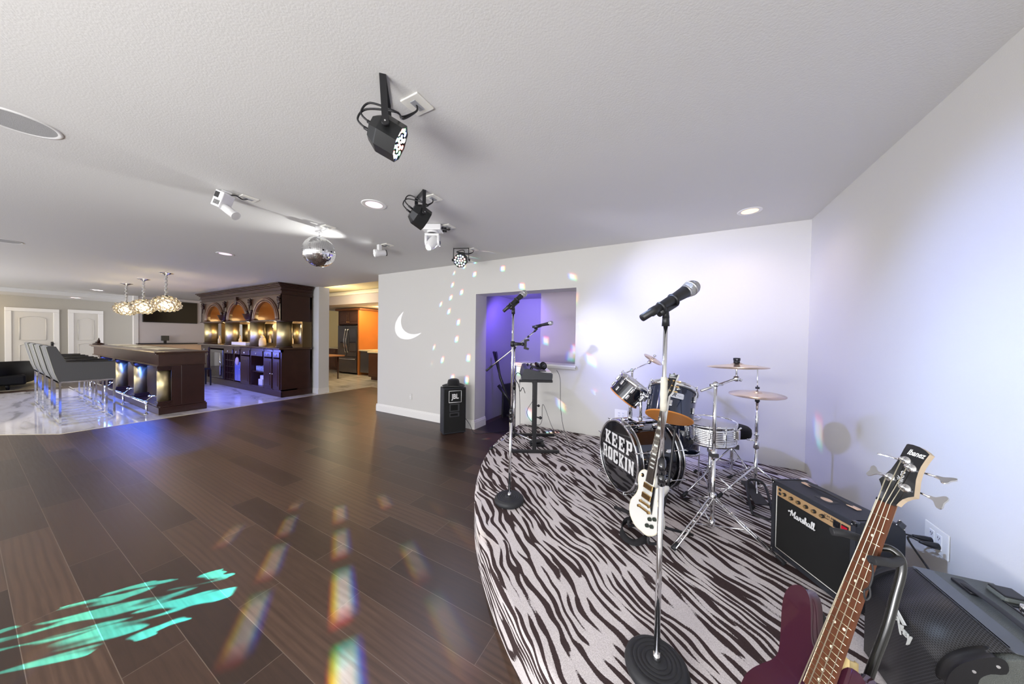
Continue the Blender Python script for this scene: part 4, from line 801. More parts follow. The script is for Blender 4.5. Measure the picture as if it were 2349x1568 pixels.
purple=nmat('purple_metallic_lacquer',(.075,.018,.036),.16,.4,coat=1,coatr=.04)
mb=MB(); mb.prism([(p.x,p.y) for p in bo][::-1],.034,None,M4.Translation((0,0,-.046)),.011); mb.build('body',purple,t)
for nm,tt,mm,sz in (('pickup',.54,blackp,(.062,.018,.010)),('bridge',.635,chrome,(.055,.042,.010))):
    c=dn*tt; mb=MB(); mb.box((c.x,c.y,-.008),sz,None,None,.002); mb.build(nm,mm,t)
for x,y in ((.085,-.60),(.10,-.64),(.075,-.66)): mb=MB(); mb.cyl((x,y,-.012),(x,y,.002),.009,n=14); mb.build('control_knob',chrome,t)
# stand
t=thing('guitar_stand','tall black tubular stand with padded yoke holding the purple bass','guitar stand',(.29,.95,SZ))
mb=MB(); mb.tube(spline([(.424,1.045,.966),(.44,1.042,.972),(.452,1.035,.963),(.453,1.026,.938),(.44,1.017,.875),(.422,1.005,.796),(.393,.995,.68),(.33,.965,.42),(.30,.95,.27)],8),.0082,None,14); mb.build('upright',nmat('black_tube',(.015,.016,.015),.22,coat=.5),t,True)
mb=MB(); mb.tube(spline([(.347,1.057,.974),(.37,1.061,.975),(.397,1.072,.967),(.430,1.055,.965)],6),.0092,None,14); mb.build('yoke_arm',blackr,t,True)
mb=MB(); mb.tube(spline([(.386,.978,.966),(.405,.988,.964),(.429,1.006,.958),(.450,1.028,.958)],6),.0092,None,14); mb.build('yoke_arm',blackr,t,True)
mb=MB(); mb.tube(spline([(.386,.975,.961),(.388,.974,.939),(.381,.968,.911),(.375,.973,.895),(.374,.963,.882),(.38,.962,.894),(.381,.968,.911)],6),.0018,None,8); mb.build('retaining_loop',blackr,t,True)
for e in ((.52,1.15),(.52,.82),(.02,.90)):
    mb=MB(); mb.cyl((.30,.95,.275),(*e,SZ+.01),.008,n=10); mb.build('leg',blackp,t,True)
for s in (-1,1):
    mb=MB(); Q=lambda x,y,z:F@V((x,y,z)); mb.tube(spline([V((.31,.955,.33)),Q(s*.07,-.70,-.09),Q(s*.085,-.735,-.04),Q(s*.085,-.735,.01)],5),.008,None,10); mb.build('body_rest',blackr,t,True)
mb=MB(); mb.tube(spline([(.311,1.128,.767),(.322,1.105,.763),(.337,1.081,.742),(.352,1.068,.715),(.345,1.05,.690),(.33,1.045,.66)],6),.010,None,8,flat=.2); tag(mb.build('guitar_strap',nmat('black_webbing_gloss',(.012,.012,.014),.35)),'black strap hanging behind the neck of the purple bass','strap')
# ---------- marshall amp ----------
ox,oy=V((.5,-.867,0)),V((.867,.5,0)); A=M4(((ox.x,oy.x,0,.503),(ox.y,oy.y,0,2.322),(0,0,1,SZ+.008),(0,0,0,1)))
W_,Dp_,Hh=.43,.235,.415
t=thing('guitar_amplifier','black combo guitar amplifier with gold control panel and white script logo','amplifier',mat=A)
mb=MB(); mb.prism([(0,0),(Dp_,0),(Dp_,Hh-.05),(Dp_-.01,Hh-.02),(Dp_-.035,Hh-.004),(Dp_-.06,Hh),(.012,Hh),(.003,Hh-.003),(0,Hh-.012)],.02,tolex,M4(((0,0,1,0),(1,0,0,0),(0,1,0,0),(0,0,0,1))))
X_=M4(((0,0,1,0),(1,0,0,0),(0,1,0,0),(0,0,0,1)))
side=[(0,0),(Dp_,0),(Dp_,Hh-.05),(Dp_-.01,Hh-.02),(Dp_-.035,Hh-.004),(Dp_-.06,Hh),(.012,Hh),(.003,Hh-.003),(0,Hh-.012)]
mb.prism(side,.02,tolex,M4.Translation((W_-.02,0,0))@X_)
mb.b2((.01,.0,Hh-.028),(W_-.01,Dp_-.05,Hh),tolex,.004); mb.b2((.01,0,0),(W_-.01,Dp_,.022),tolex); mb.b2((.01,Dp_-.06,0),(W_-.01,Dp_-.04,Hh-.02),tolex)
for i in range(5):
    a=PI/2*i/5; b=PI/2*(i+1)/5
    mb.prism([(Dp_-.05+.048*math.sin(a),Hh-.05+.048*math.cos(a)),(Dp_-.05+.048*math.sin(b),Hh-.05+.048*math.cos(b)),(Dp_-.06,Hh-.06)],W_-.02,tolex,M4.Translation((.01,0,0))@X_)
mb.b2((.01,Dp_-.02,0),(W_-.01,Dp_-.003,Hh-.05),tolex)
mb.build('cabinet',tolex,t)
mb=MB(); mb.b2((.022,.010,.024),(W_-.022,.02,Hh-.085)); mb.build('speaker_grille',cloth_bk,t)
mb=MB(); wp=nmat('white_piping',(.8,.8,.75),.4)
for a,b in (((.0235,.008,.0255),(W_-.0235,.008,.0255)),((.0235,.008,.0255),(.0235,.008,Hh-.03)),((W_-.0235,.008,.0255),(W_-.0235,.008,Hh-.03))): mb.cyl(a,b,.0022,n=8)
mb.build('piping',wp,t)
gp=nmat('brushed_gold_panel',(.62,.40,.20),.35,.4)
mb=MB(); mb.b2((.026,.007,Hh-.083),(W_-.026,.012,Hh-.03)); mb.build('control_panel',gp,t)
for i in range(6):
    x=.075+.0415*i; mb=MB(); mb.cyl((x,.007,Hh-.056),(x,-.005,Hh-.056),.0095,.0085,n=18,mat=blackp); mb.cyl((x,-.005,Hh-.056),(x,-.007,Hh-.056),.007,n=18,mat=gold); mb.build('control_knob',blackp,t)
for z in (Hh-.043,Hh-.066): mb=MB(); mb.torus((.045,.006,z),.006,.0025,(0,1,0),None,16,6); mb.cyl((.045,.0065,z),(.045,.005,z),.005,n=12); mb.build('input_jack',blackg,t)
for x,mt_ in ((W_-.083,blackg),(W_-.048,nmat('red_rocker',(.45,.006,.02),.25))):
    mb=MB(); mb.b2((x-.015,.004,Hh-.078),(x+.015,.010,Hh-.042),blackp,.001); mb.b2((x-.012,0,Hh-.073),(x+.012,.006,Hh-.047),mt_,.001); mb.build('rocker_switch',mt_,t)
FA=M4(((1,0,0,0),(0,0,-1,0),(0,1,0,0),(0,0,0,1)))
text('panel_lettering','JCM 800',.015,M4.Translation((.315,.0065,Hh-.045))@FA,t,blackp,.0003,0,0,1.05)
text('panel_lettering','LEAD SERIES',.0095,M4.Translation((.315,.0065,Hh-.058))@FA,t,blackp,.0003)
# script logo from strokes
def script(strokes,x0,z0,s,r):
    mb=MB()
    for st in strokes: mb.tube([(x0+x*s,.003,z0+y*s) for x,y,_ in [(p.x,p.y,0) for p in spline([(a,b,0) for a,b in st],5)]],r,None,6)
    return mb
def a_(x): return [(x+.5,.75),(x+.2,.8),(x,.45),(x+.1,.05),(x+.35,.1),(x+.5,.7),(x+.5,.15),(x+.65,0),(x+.8,.2)]
def l_(x): return [(x,.15),(x+.25,.8),(x+.38,1.5),(x+.25,1.6),(x+.15,1.2),(x+.2,.2),(x+.35,0),(x+.5,.2)]
MS=[[(-.55,.75),(-.62,1.0),(-.4,1.15),(-.1,1.0),(.25,1.55),(.3,1.5),(.05,.7),(-.1,.02)],[(.3,1.5),(.42,.9),(.5,.35),(.8,.95),(1.15,1.6),(1.15,1.3),(.95,.5),(.95,.05),(1.1,0),(1.3,.25)],a_(1.35),[(2.12,.15),(2.3,.6),(2.32,.95),(2.45,.8),(2.62,.8),(2.55,.4),(2.58,.05),(2.8,.15)],[(2.8,.15),(3.02,.5),(3.12,.95),(3.22,.55),(3.2,.2),(3.02,0),(2.9,.1)],[(3.2,.05),(3.45,.3),(3.75,1.1),(3.78,1.55),(3.65,1.6),(3.58,1.2),(3.55,0),(3.7,.6),(3.9,.78),(3.98,.5),(3.95,.1),(4.1,0),(4.25,.2)],a_(4.25),l_(5.0),l_(5.45)]
mb=script(MS,.118,Hh-.152,.0220,.0026); mb.build('script_logo',white_m,t)
for x in (0,W_):
    for z in (0,Hh):
        s=1 if x==0 else -1; q=1 if z==0 else -1
        mb=MB(); mb.box((x+s*.008,.008,z+q*.008),(.024,.024,.024),blackg,None,.006); mb.sph((x+s*.012,-.0045,z+q*.012),.003,chrome,8,6); mb.build('corner_guard',blackg,t)
for z in (Hh-.0,):
    mb=MB(); mb.box((W_-.004,Dp_-.02,Hh-.012),(.012,.04,.03),blackg,M4.Rotation(-.7,4,'X'),.005); mb.sph((W_+.003,Dp_-.012,Hh-.03),.003,chrome,8,6); mb.sph((W_+.003,Dp_-.05,Hh-.005),.003,chrome,8,6); mb.build('corner_guard',blackg,t)
    mb=MB(); mb.box((.004,Dp_-.05,Hh),(.02,.04,.006),chrome,None,.002); mb.build('corner_guard',chrome,t)
mb=MB(); mb.tube(spline([(.08,.125,Hh+.006),(.13,.125,Hh+.013),(.2,.125,Hh+.016),(.27,.125,Hh+.013),(.32,.125,Hh+.006)],4),.011,None,8,flat=.35); mb.build('strap_handle',blackp,t)
for x in (.085,.315): mb=MB(); mb.box((x,.125,Hh+.008),(.05,.022,.006),tan_m,None,.002); mb.build('handle_end_cap',tan_m,t)
for x in (.06,W_-.06):
    for y in (.05,Dp_-.05): mb=MB(); mb.cyl((x,y,-.008),(x,y,.0),.012,n=12); mb.build('rubber_foot',blackr,t)
mb=MB(); mb.prism(rrect(.075,.055,.004),.0012,None,A@M4.Translation((.235,.075,Hh+.0005))); o=mb.build('leather_patch',nmat('dark_patch',(.03,.03,.032),.5)); tag(o,'small dark rectangular patch with tan oval lying on the gold panel amplifier','patch')
mb=MB(); mb.prism([(.026*math.cos(i*PI/12),.018*math.sin(i*PI/12)) for i in range(24)],.0006,None,A@M4.Translation((.235,.075,Hh+.0017))); x_=mb.build('oval',tan_m,o)
# ---------- peavey amp ----------
ox,oy=V((.0945,-.9955,0)),V((.9955,.0945,0)); A=M4(((ox.x,oy.x,0,.662),(ox.y,oy.y,0,1.735),(0,0,1,SZ+.006),(0,0,0,1)))
W_,Dp_,Hh=.37,.335,.385
t=thing('bass_amplifier','grey topped bass amplifier with perforated black metal grille in the near corner','amplifier',mat=A)
grey=nmat('grey_textured_cabinet',(.115,.125,.115),.5,noise_bump=1.2,nscale=500)
prof=[(.012,0),(Dp_,0),(Dp_,Hh),(.165,Hh),(.13,Hh-.006),(.06,Hh-.045),(.022,Hh-.09),(.012,Hh-.14)]
mb=MB(); mb.prism(prof,W_,None,X_,.003); mb.build('cabinet',grey,t)
# perforated grille: thin sheet following the front curve
m,nt,b=node_mat('perforated_steel'); L=nt.links.new; uv=N(nt,'UVMap').outputs[0]
ck=N(nt,'TexBrick',offset=.5); L(mp(nt,uv,sc=(1,1,1)),ck.inputs[0]); ck.inputs['Scale'].default_value=1; ck.inputs['Brick Width'].default_value=.0092; ck.inputs['Row Height'].default_value=.0058; ck.inputs['Mortar Size'].default_value=.0009; ck.inputs['Mortar Smooth'].default_value=.2
c=mixc(nt,'MIX',ck.outputs['Fac'],(.003,.003,.004,1),(.050,.050,.058,1)); L(c,b.inputs['Base Color']); b.inputs['Roughness'].default_value=.4
bp=N(nt,'Bump'); bp.inputs['Strength'].default_value=.8; bp.inputs['Distance'].default_value=.002; L(ck.outputs['Fac'],bp.inputs['Height']); L(bp.outputs[0],b.inputs['Normal'])
gpf=[(p.x,p.y) for p in spline([(.004,.012,0),(.004,Hh-.15,0),(.010,Hh-.095,0),(.03,Hh-.062,0),(.065,Hh-.030,0),(.12,Hh-.001,0),(.158,Hh+.004,0)],6)]
vs=[];fs=[];uvs=[];acc=0;last=None
xs=[.014,W_-.014]
for i,(y,z) in enumerate(gpf):
    if last: acc+=math.hypot(y-last[0],z-last[1])
    last=(y,z)
    for x in xs: vs.append((x,y,z)); uvs.append((x,acc))
    for x in xs: vs.append((x,y+.003,z-.003)); uvs.append((x,acc))
for i in range(len(gpf)-1):
    a=4*i; fs+=[(a,a+1,a+5,a+4),(a+2,a+6,a+7,a+3),(a,a+4,a+6,a+2),(a+1,a+3,a+7,a+5)]
me=bpy.data.meshes.new('front_grille'); me.from_pydata(vs,[],fs); ul=me.uv_layers.new(name='UVMap')
for lp in me.loops: ul.data[lp.index].uv=uvs[lp.vertex_index]
me.materials.append(m); me.polygons.foreach_set('use_smooth',[True]*len(fs)); o=bpy.data.objects.new('front_grille',me); COL.objects.link(o); o.parent=t; WM[o.name]=WM[t.name]
mb=MB(); rail=nmat('grille_edge',(.10,.11,.125),.4)
mb.prism(rrect(W_-.02,.052,.006),.003,rail,M4.Translation((W_/2,.155,Hh+.0015))); 
mb.build('grille_top_edge',rail,t)
mb=MB(); mb.prism(rrect(W_-.05,.006,.002),.001,blackg,M4.Translation((W_/2,.13,Hh+.0035))); mb.build('grille_slot',blackg,t)
# lightning logo
LG=[[(0,1.6),(.05,.85),(.25,1.0),(.22,.75),(.45,.85),(.35,1.15),(1.25,.55),(1.5,.75)],[(.35,.72),(.62,.72),(.6,.64),(.45,.64),(.44,.58),(.58,.58),(.56,.5),(.43,.5),(.42,.42),(.6,.42),(.58,.34),(.32,.34)],[(.68,.74),(.78,.74),(1.05,-.35),(.95,-.2)],[(.8,.3),(1.25,.5),(1.2,.05),(1.1,.05),(1.1,.2),(.95,.2)],[(1.3,.3),(1.62,.3),(1.6,.22),(1.42,.2),(1.42,.14),(1.56,.14),(1.54,.06),(1.41,.06),(1.4,0),(1.6,0),(1.58,-.08),(1.28,-.08)],[(1.62,.3),(1.72,.3),(1.8,.05),(1.95,.35),(2.05,.35),(1.8,-.35),(1.6,-.6),(1.72,-.12)]]
mb=MB()
for pl in LG: mb.prism([(x*.046,y*.046) for x,y in pl],.004,None,M4.Translation((.150,.003,Hh-.128))@FA)
mb.build('lightning_logo',nmat('logo_white',(.75,.77,.74),.3),t)
# front right corner guard
for x,s in ((W_,1),(0,-1)):
    mb=MB(); F1=M4.Translation((x-s*.028,0,0)); 
    pf=[(.002,Hh-.135),(.006,Hh-.10),(.024,Hh-.066),(.05,Hh-.040),(.085,Hh-.018),(.098,Hh-.022),(.098,Hh-.045),(.072,Hh-.056),(.052,Hh-.078),(.046,Hh-.105),(.044,Hh-.128),(.02,Hh-.142)]
    mb.prism([(p.x,p.y) for p in spline([(a,b,0) for a,b in pf],3,True)],.036,None,M4.Translation((x-.028 if s>0 else -.008,0,0))@X_,.007); mb.build('corner_guard',blackp,t)
    if s>0:
        for y,z in ((.025,Hh-.125),(.045,Hh-.068),(.088,Hh-.035)): mb=MB(); mb.cyl((W_+.006,y,z),(W_+.0095,y,z),.004,n=10); mb.build('screw',chrome,t)
mb=MB(); mb.tube(spline([(.06,.225,Hh+.006),(.1,.225,Hh+.012),(W_*.5+.02,.225,Hh+.015),(.33,.225,Hh+.01)],5),.011,None,8,flat=.35); mb.build('strap_handle',blackr,t)
for x in (.075,.325): mb=MB(); mb.prism(rrect(.075,.032,.006),.009,None,M4.Translation((x,.225,Hh)),.002); mb.build('handle_end_cap',blackp,t)
mb=MB(); mb.b2((.10,.285,Hh-.03),(W_-.005,.333,Hh+.003),blackg,.004); mb.build('control_recess',blackg,t)
mb=MB(); mb.b2((.045,.285,Hh-.005),(.11,.345,Hh+.016),nmat('grey_cap',(.12,.13,.11),.4),.01); mb.b2((.047,.29,Hh+.014),(.105,.345,Hh+.02),blackp,.004); mb.build('rear_corner_cap',blackp,t)
for i in range(6): mb=MB(); x=.135+.04*i; mb.cyl((x,.31,Hh+.002),(x,.31,Hh+.018),.011,.009,n=14,mat=blackp if i>1 else chrome); mb.build('control_knob',blackp,t)
for x in (.05,W_-.05):
    for y in (.06,Dp_-.05): mb=MB(); mb.cyl((x,y,-.006),(x,y,.001),.012,n=12); mb.build('rubber_foot',blackr,t)
# ---------- JBL speaker + hat ----------
a=V((-2.996,3.411,0)); b=V((-2.799,3.692,0)); e=(b-a); Wd=e.length; e.normalize(); dpt=V((-e.y,e.x,0)); A=M4(((e.x,dpt.x,0,a.x),(e.y,dpt.y,0,a.y),(0,0,1,0),(0,0,0,1)))
dd=.20
t=thing('floor_speaker','black upright floor speaker with white framed logo under a hat','loudspeaker',mat=A)
mb=MB(); mb.b2((0,0,.012),(Wd,dd,.69),None,.008); mb.build('cabinet',tolex,t)
mb=MB(); mb.b2((.012,-.004,.03),(Wd-.012,.004,.675)); mb.build('grille',cloth_bk,t)
mb=MB(); x0,x1,z0,z1=Wd*.24,Wd*.78,.475,.645
for p,q in (((x0,z0),(x1,z0)),((x1,z0),(x1,z1)),((x1,z1),(x0,z1)),((x0,z1),(x0,z0))): mb.cyl((p[0],-.006,p[1]),(q[0],-.006,q[1]),.004,n=6)
mb.build('logo_frame',white_m,t); text('logo_lettering','JBL',.10,M4.Translation(((x0+x1)/2,-.006,.56))@FA,t,white_m,.001,.003,0,.78)
mb=MB(); 
for r0,r1,z0,z1 in ((.26,.70,.34,.455),(.26,.70,.26,.325)):
    mb.prism(rrect((r1-r0)*Wd,z1-z0,.012),.004,None,M4.Translation(((r0+r1)/2*Wd,-.004,(z0+z1)/2))@FA)
mb.build('handle_frame',nmat('grey_gloss_frame',(.05,.052,.055),.25),t)
mb=MB(); mb.b2((.31*Wd,-.0095,.355),(.63*Wd,-.008,.44)); mb.b2((.31*Wd,-.0095,.275),(.63*Wd,-.008,.31)); mb.build('port_opening',nmat('port_black',(.002,.002,.002),.9),t)
for x in (.03,Wd-.03): mb=MB(); mb.cyl((x,.03,0),(x,.03,.014),.012,n=10); mb.build('foot',blackr,t)
hc=A@V((Wd/2,.09,.69)); t=thing('felt_hat','black felt fedora hat resting on the floor speaker','hat',hc)
felt=nmat('black_felt',(.008,.008,.009),.95,noise_bump=.6,nscale=400,sheen=.3)
mb=MB(); n=40; vs=[];fs=[]
rad=[(0,.125),(.03,.128),(.062,.122),(.078,.112),(.086,.08),(.092,.03),(.096,.012),(.12,.006),(.15,.008),(.172,.022)]
for r,z in rad:
    for i in range(n):
        an=2*PI*i/n; x=r*math.cos(an)*1.0; y=r*math.sin(an)*.85; zz=z
        if z>.07: zz=z-.022*math.exp(-(y/.025)**2)*(1 if r<.07 else .3)
        if r>.1: zz+= .02*abs(math.sin(an))**2 if 1 else 0
        vs.append((x,y,zz))
for j in range(len(rad)-1):
    for i in range(n): fs.append((j*n+i,j*n+(i+1)%n,(j+1)*n+(i+1)%n,(j+1)*n+i))
mb.add(vs,fs,None,True); mb.v=[M4.Rotation(.5,4,'Z')@p for p in mb.v]; o=mb.build('crown_and_brim',felt,t); sm=o.modifiers.new('s','SOLIDIFY'); sm.thickness=.003
mb=MB(); mb.lathe([(.0935,.012),(.0925,.03)],(0,0,.0),(0,0,1),None,40); mb.v=[V((p.x,p.y*.85,p.z)) for p in mb.v]; mb.v=[M4.Rotation(.5,4,'Z')@p for p in mb.v]; mb.build('hat_band',blackg,t)
cable('black power cord running over the floor from the speaker into the recess',[(-2.84,3.72,.22),(-2.76,3.74,.12),(-2.65,3.72,.01),(-2.5,3.85,.006),(-2.3,4.1,.006),(-2.2,4.3,.006)],.004)
cable('black cord on the floor along the stage back edge',[(-2.25,4.2,.006),(-2.15,3.98,.006),(-2.06,3.86,.03),(-1.9,3.78,SZ+.006),(-1.6,3.80,SZ+.006),(-1.3,3.82,SZ+.006)],.005)
# ---------- recess contents ----------
t=thing('folded_stand','black folded equipment stand leaning on the recess wall','stand',(-2.55,4.6,0))
for x,dx in ((-2.78,.0),(-2.83,.06)):
    mb=MB(); mb.tube([(x,4.5,1.2),(x+.08+dx,4.52,.75),(x+.38+dx,4.55,.06)],.02,None,8); mb.build('leg',blackp,t,True)
mb=MB(); mb.cyl((-2.72,4.5,.62),(-2.45,4.55,.30),.03); mb.build('crossbar',blackp,t,True); mb=MB(); mb.cyl((-2.55,4.5,.12),(-2.35,4.6,.1),.025); mb.build('crossbar',blackp,t,True)
t=thing('equipment_case','black wire covered amplifier rack standing inside the recess','equipment rack',(-2.3,4.5,0),.1)
mb=MB(); mb.b2((-.02,-.12,.08),(.33,.2,.50),None,.02); mb.build('cabinet',nmat('rack_grey',(.13,.13,.14),.4,noise_bump=1.5,nscale=60),t)
mb=MB(); mb.b2((.1,-.14,.34),(.28,-.12,.44),None,.004); mb.build('front_panel',blackg,t)
mb=MB(); mb.b2((.02,-.05,.50),(.28,.14,.53),None,.012); mb.build('lid',blackp,t)
mb=MB(); mb.cyl((.07,.04,.57),(.10,.02,.57),.045,n=20); mb.b2((.1,-.04,.53),(.28,.1,.60),nmat('projector_blue',(.1,.1,.3),.3),.015); tag(mb.build('projector_device',blackp,None),'small rounded device with dark lens sitting on the rack in the recess','device').location=(-2.3,4.5,0)
cable('tangled black leads draped over the rack in the recess',[(-2.33,4.36,.48),(-2.37,4.34,.4),(-2.32,4.36,.2),(-2.2,4.35,.12),(-2.1,4.37,.3),(-2.22,4.35,.42),(-2.3,4.35,.25),(-2.15,4.34,.08),(-2.0,4.3,.03)],.007)
t=thing('panel_board','dark flat panel standing at the left of the recess','panel',(-2.86,4.9,0))
mb=MB(); mb.box((-2.74,5.0,.3),(.03,.55,.6),None,M4.Rotation(-.1,4,'Z'),.004); mb.build('sheet',blackp,t,True)
# ---------- wall outlets ----------
def outlet(label,p,ang,nsock=2,plug=True,s=1,mt=None):
    t=thing('wall_outlet',label,'outlet',p,ang); w_=.075*nsock*s if nsock>1 else .07
    mb=MB(); mb.b2((-w_/2,-.006,-.058),(w_/2,0,.058),None,.003); mb.build('plate',mt or white_pl,t)
    for i in range(nsock):
        x=(i-(nsock-1)/2)*.046*s; mb=MB(); mb.b2((x-.016,-.009,-.034),(x+.016,-.005,.034),None,.002); mb.build('socket',white_m,t)
        for z in (-.017,.017):
            mb=MB(); mb.b2((x-.007,-.0095,z-.002),(x-.004,-.0088,z+.007)); mb.b2((x+.004,-.0095,z-.002),(x+.007,-.0088,z+.006)); mb.b2((x-.002,-.0095,z-.009),(x+.002,-.0088,z-.005)); mb.build('socket_slot',blackp,t)
    return t
outlet('white double outlet on the right wall with black plugs beside the amplifiers',(XR-.001,2.20,.535),-PI/2)
outlet('white double outlet on the back wall behind the bass drum posts',(-.60,YB-.001,.53),0)
outlet('single white outlet low on the back wall left of the speaker',(-4.187,YB-.001,.365),0,1,mt=wall_m)
for i,(dy,dz,e) in enumerate(((.02,-.018,(.88,2.17,.53)),(-.026,-.02,(.93,2.0,.40)))):
    t=thing('power_plug',('black plug in the upper socket with cord to the gold panel amplifier','black plug in the lower socket with cord dropping behind the amplifiers')[i],'plug',(XR-.01,2.20+dy,.535+dz))
    p=V((XR-.01,2.20+dy,.535+dz)); mb=MB(); mb.tube([p,p+V((-.02,0,0)),p+V((-.045,.0,.002)),p+V((-.06,0,.004))],[.014,.014,.009,.006],None,10); mb.build('plug_body',blackp,t,True)
    mb=MB(); mb.tube(spline([p+V((-.055,0,.003)),p+V((-.09,.01,.0)),V(e)+V((.06,0,.02)),V(e)],8),.004,None,8); mb.build('cord',blackp,t,True)
# ---------- ceiling fixtures ----------
def plate(label,x,y,s=.115,rz=0):
    t=thing('ceiling_outlet',label,'outlet',(x,y,CZ),rz); mb=MB(); mb.b2((-s/2,-s/2,-.009),(s/2,s/2,0),None,.003); mb.build('plate',white_pl,t)
    mb=MB(); mb.b2((-.017,-.034,-.012),(.017,.034,-.008),None,.002); mb.build('socket',nmat('socket_grey',(.35,.36,.38),.4),t); return t
plate('white square ceiling outlet feeding the large black stage light in front',-1.172,1.115)
plate('white ceiling outlet beside the second black stage light',-1.835,1.93)
plate('white ceiling outlet above the white moving head light',-2.16,2.50)
plate('white ceiling outlet above the glowing stage light near the back wall',-2.42,3.30)
plate('white ceiling outlet beside the white box projector',-3.27,1.21)
plate('white ceiling outlet above the small white spotlight',-3.30,2.66)
plate('white ceiling outlet beside the mirror ball motor',-3.34,1.93)
def led(c,s): return lamp_mat('led_%d%d%d'%tuple(int(x*9) for x in c),c,s)
def par(label,mount,ctr,beam,R=.088,name='stage_par_light',s=1,txt=True,cab=None,mx=None):
    mount=V(mount); ctr=V(ctr); B=V(beam).normalized(); h=B.cross(V((0,0,1))).normalized(); up=h.cross(B)
    t=thing(name,label,'stage light',mount)
    ang=PI/8
    def oct(r,z): return [ctr+(h*math.cos(ang+i*PI/4)+up*math.sin(ang+i*PI/4))*r+B*z for i in range(8)]
    rings=[oct(R*.62,-.075),oct(R*.66,-.075),oct(R*.98,-.035),oct(R,-.03),oct(R,.06),oct(R*.93,.06),oct(R*.93,.045)]
    vs=[p for r in rings for p in r]; fs=[(j*8+i,j*8+(i+1)%8,(j+1)*8+(i+1)%8,(j+1)*8+i) for j in range(6) for i in range(8)]+[list(range(8))[::-1],list(range(48,56))]
    mb=MB(); mb.add(vs,fs); mb.build('housing',nmat('satin_black_metal',(.018,.019,.02),.35,.3),t,True)
    cols=[(1,.25,.2),(.3,1,.4),(.3,.4,1),(1,1,.9)]; k=0
    pos=[(0,0)]+[(R*.36*math.cos(a*PI/3),R*.36*math.sin(a*PI/3)) for a in range(6)]+[(R*.72*math.cos(a*PI/6+.2),R*.72*math.sin(a*PI/6+.2)) for a in range(12)]
    for x,y in pos:
        c=ctr+h*x+up*y+B*.046; mb=MB(); mb.cyl(c,c+B*.008,.0105,.0115,n=14,mat=blackp); col=cols[k%4]; k+=1
        mb.cyl(c+B*.0082,c+B*.010,.0088,n=14,mat=lamp_mat('led_core',(.95,.97,1),3)); mb.torus(c+B*.009,.0102,.0018,B,led(col,2.5),14,5); mb.build('led_lens',blackp,t,True)
    # yoke
    zt=mount.z-.004; w_=R+.012; arms=[]
    A0=V((mount.x,mount.y,zt))
    for sg in (-1,1):
        p=ctr+h*sg*w_; q=A0+h*sg*w_*.98; mb=MB(); dz=(q-p); mid=(p+q)/2; Fr=frame((0,0,0),h,dz).to_3x3().to_4x4(); mb.box(mid,(.004,.028,dz.length+.02),None,Fr); mb.build('yoke_arm',blackp,t,True)
        mb=MB(); mb.cyl(p+h*sg*.002,p+h*sg*.018,.017,.016,n=20); mb.cyl(p+h*sg*.018,p+h*sg*.021,.004,n=8,mat=chrome); mb.build('yoke_knob',blackp,t,True)
        if sg==txt:
            Ft=frame(mid+h*sg*.0025,V((0,0,-1)),h*sg); text('yoke_lettering','Ultra PAR',.022,Ft,t,white_m,.0003,.0006,.2,.9,world=True)
    mb=MB(); mb.box(A0-V((0,0,.002)),(w_*2,.028,.004),None,frame((0,0,0),h,(0,0,1)).to_3x3().to_4x4()); mb.build('yoke_bar',blackp,t,True)
    if cab:
        bk=ctr-B*.075; 
        for i,o in enumerate((.02,-.015)):
            mb=MB(); s0=bk+up*o-h*.01; mb.tube([s0,s0-B*.035],.008,None,8); mb.tube(spline([s0-B*.03,s0-B*.075+up*.02,s0-B*.06+up*.085,ctr+up*.10+h*(.05*(-1 if txt>0 else 1)),(V(cab)+ctr)/2+V((0,0,.02-i*.012)),V(cab)-V((0,0,.03)),V(cab)],7),.0045,None,6); mb.build('power_cable',blackp,t,True)
    return t
def rel(a,b,c): return cr*a+cu*b+cf*c
B1=rel(.865,-.41,.25)
par('large black hexagonal stage light with multicoloured LEDs hanging nearest the camera',(-1.245,.985,CZ),(-1.235,.995,2.395),B1,.086,txt=-1,cab=(-1.172,1.11,CZ-.01))
par('black stage light seen from behind, hanging in front of the moving head',(-1.884,1.835,CZ),(-1.875,1.825,2.425),rel(.74,-.45,.53),.088,txt=-1,cab=(-1.835,1.925,CZ-.01))
par('round black stage light glowing blue and white nearest the back wall',(-2.53,3.19,CZ),(-2.53,3.19,2.455),rel(-.10,-.42,-.9),.090,txt=0,cab=(-2.42,3.3,CZ-.01))
# moving head
t=thing('moving_head_light','white moving head spotlight with glowing lens hanging from the ceiling','stage light',(-2.29,2.41,CZ))
A=M4(((.877,-.48,0,-2.29),(.48,.877,0,2.41),(0,0,1,0),(0,0,0,1)))
wg=nmat('white_gloss_plastic',(.78,.78,.78),.2,coat=.5)
mb=MB(); mb.X=A; mb.b2((-.10,-.07,CZ-.062),(.10,.07,CZ-.004),None,.008); mb.build('base',wg,t,True)
mb=MB(); mb.X=A; mb.cyl((0,0,CZ-.085),(0,0,CZ-.06),.06,n=28); mb.cyl((0,0,CZ-.09),(0,0,CZ-.084),.05,n=28,mat=blackp); mb.build('rotor',wg,t,True)
mb=MB(); mb.X=A; mb.b2((-.078,-.04,CZ-.115),(.078,.04,CZ-.088),None,.012)
for s in(-1,1):
    pl=[(-.032,CZ-.09),(-.032,CZ-.18),(-.015,CZ-.215),(.015,CZ-.215),(.032,CZ-.18),(.032,CZ-.09)]
    mb.prism([(p,q) for p,q in pl],.026,None,M4(((0,0,1,s*.065-.013),(1,0,0,0),(0,1,0,0),(0,0,0,1))),.005)
mb.build('yoke',wg,t,True)
mb=MB(); mb.X=A; mb.cyl((.078,0,CZ-.18),(.081,0,CZ-.18),.018,n=24); mb.build('tilt_emblem',nmat('navy_badge',(.02,.03,.12),.3),t,True)
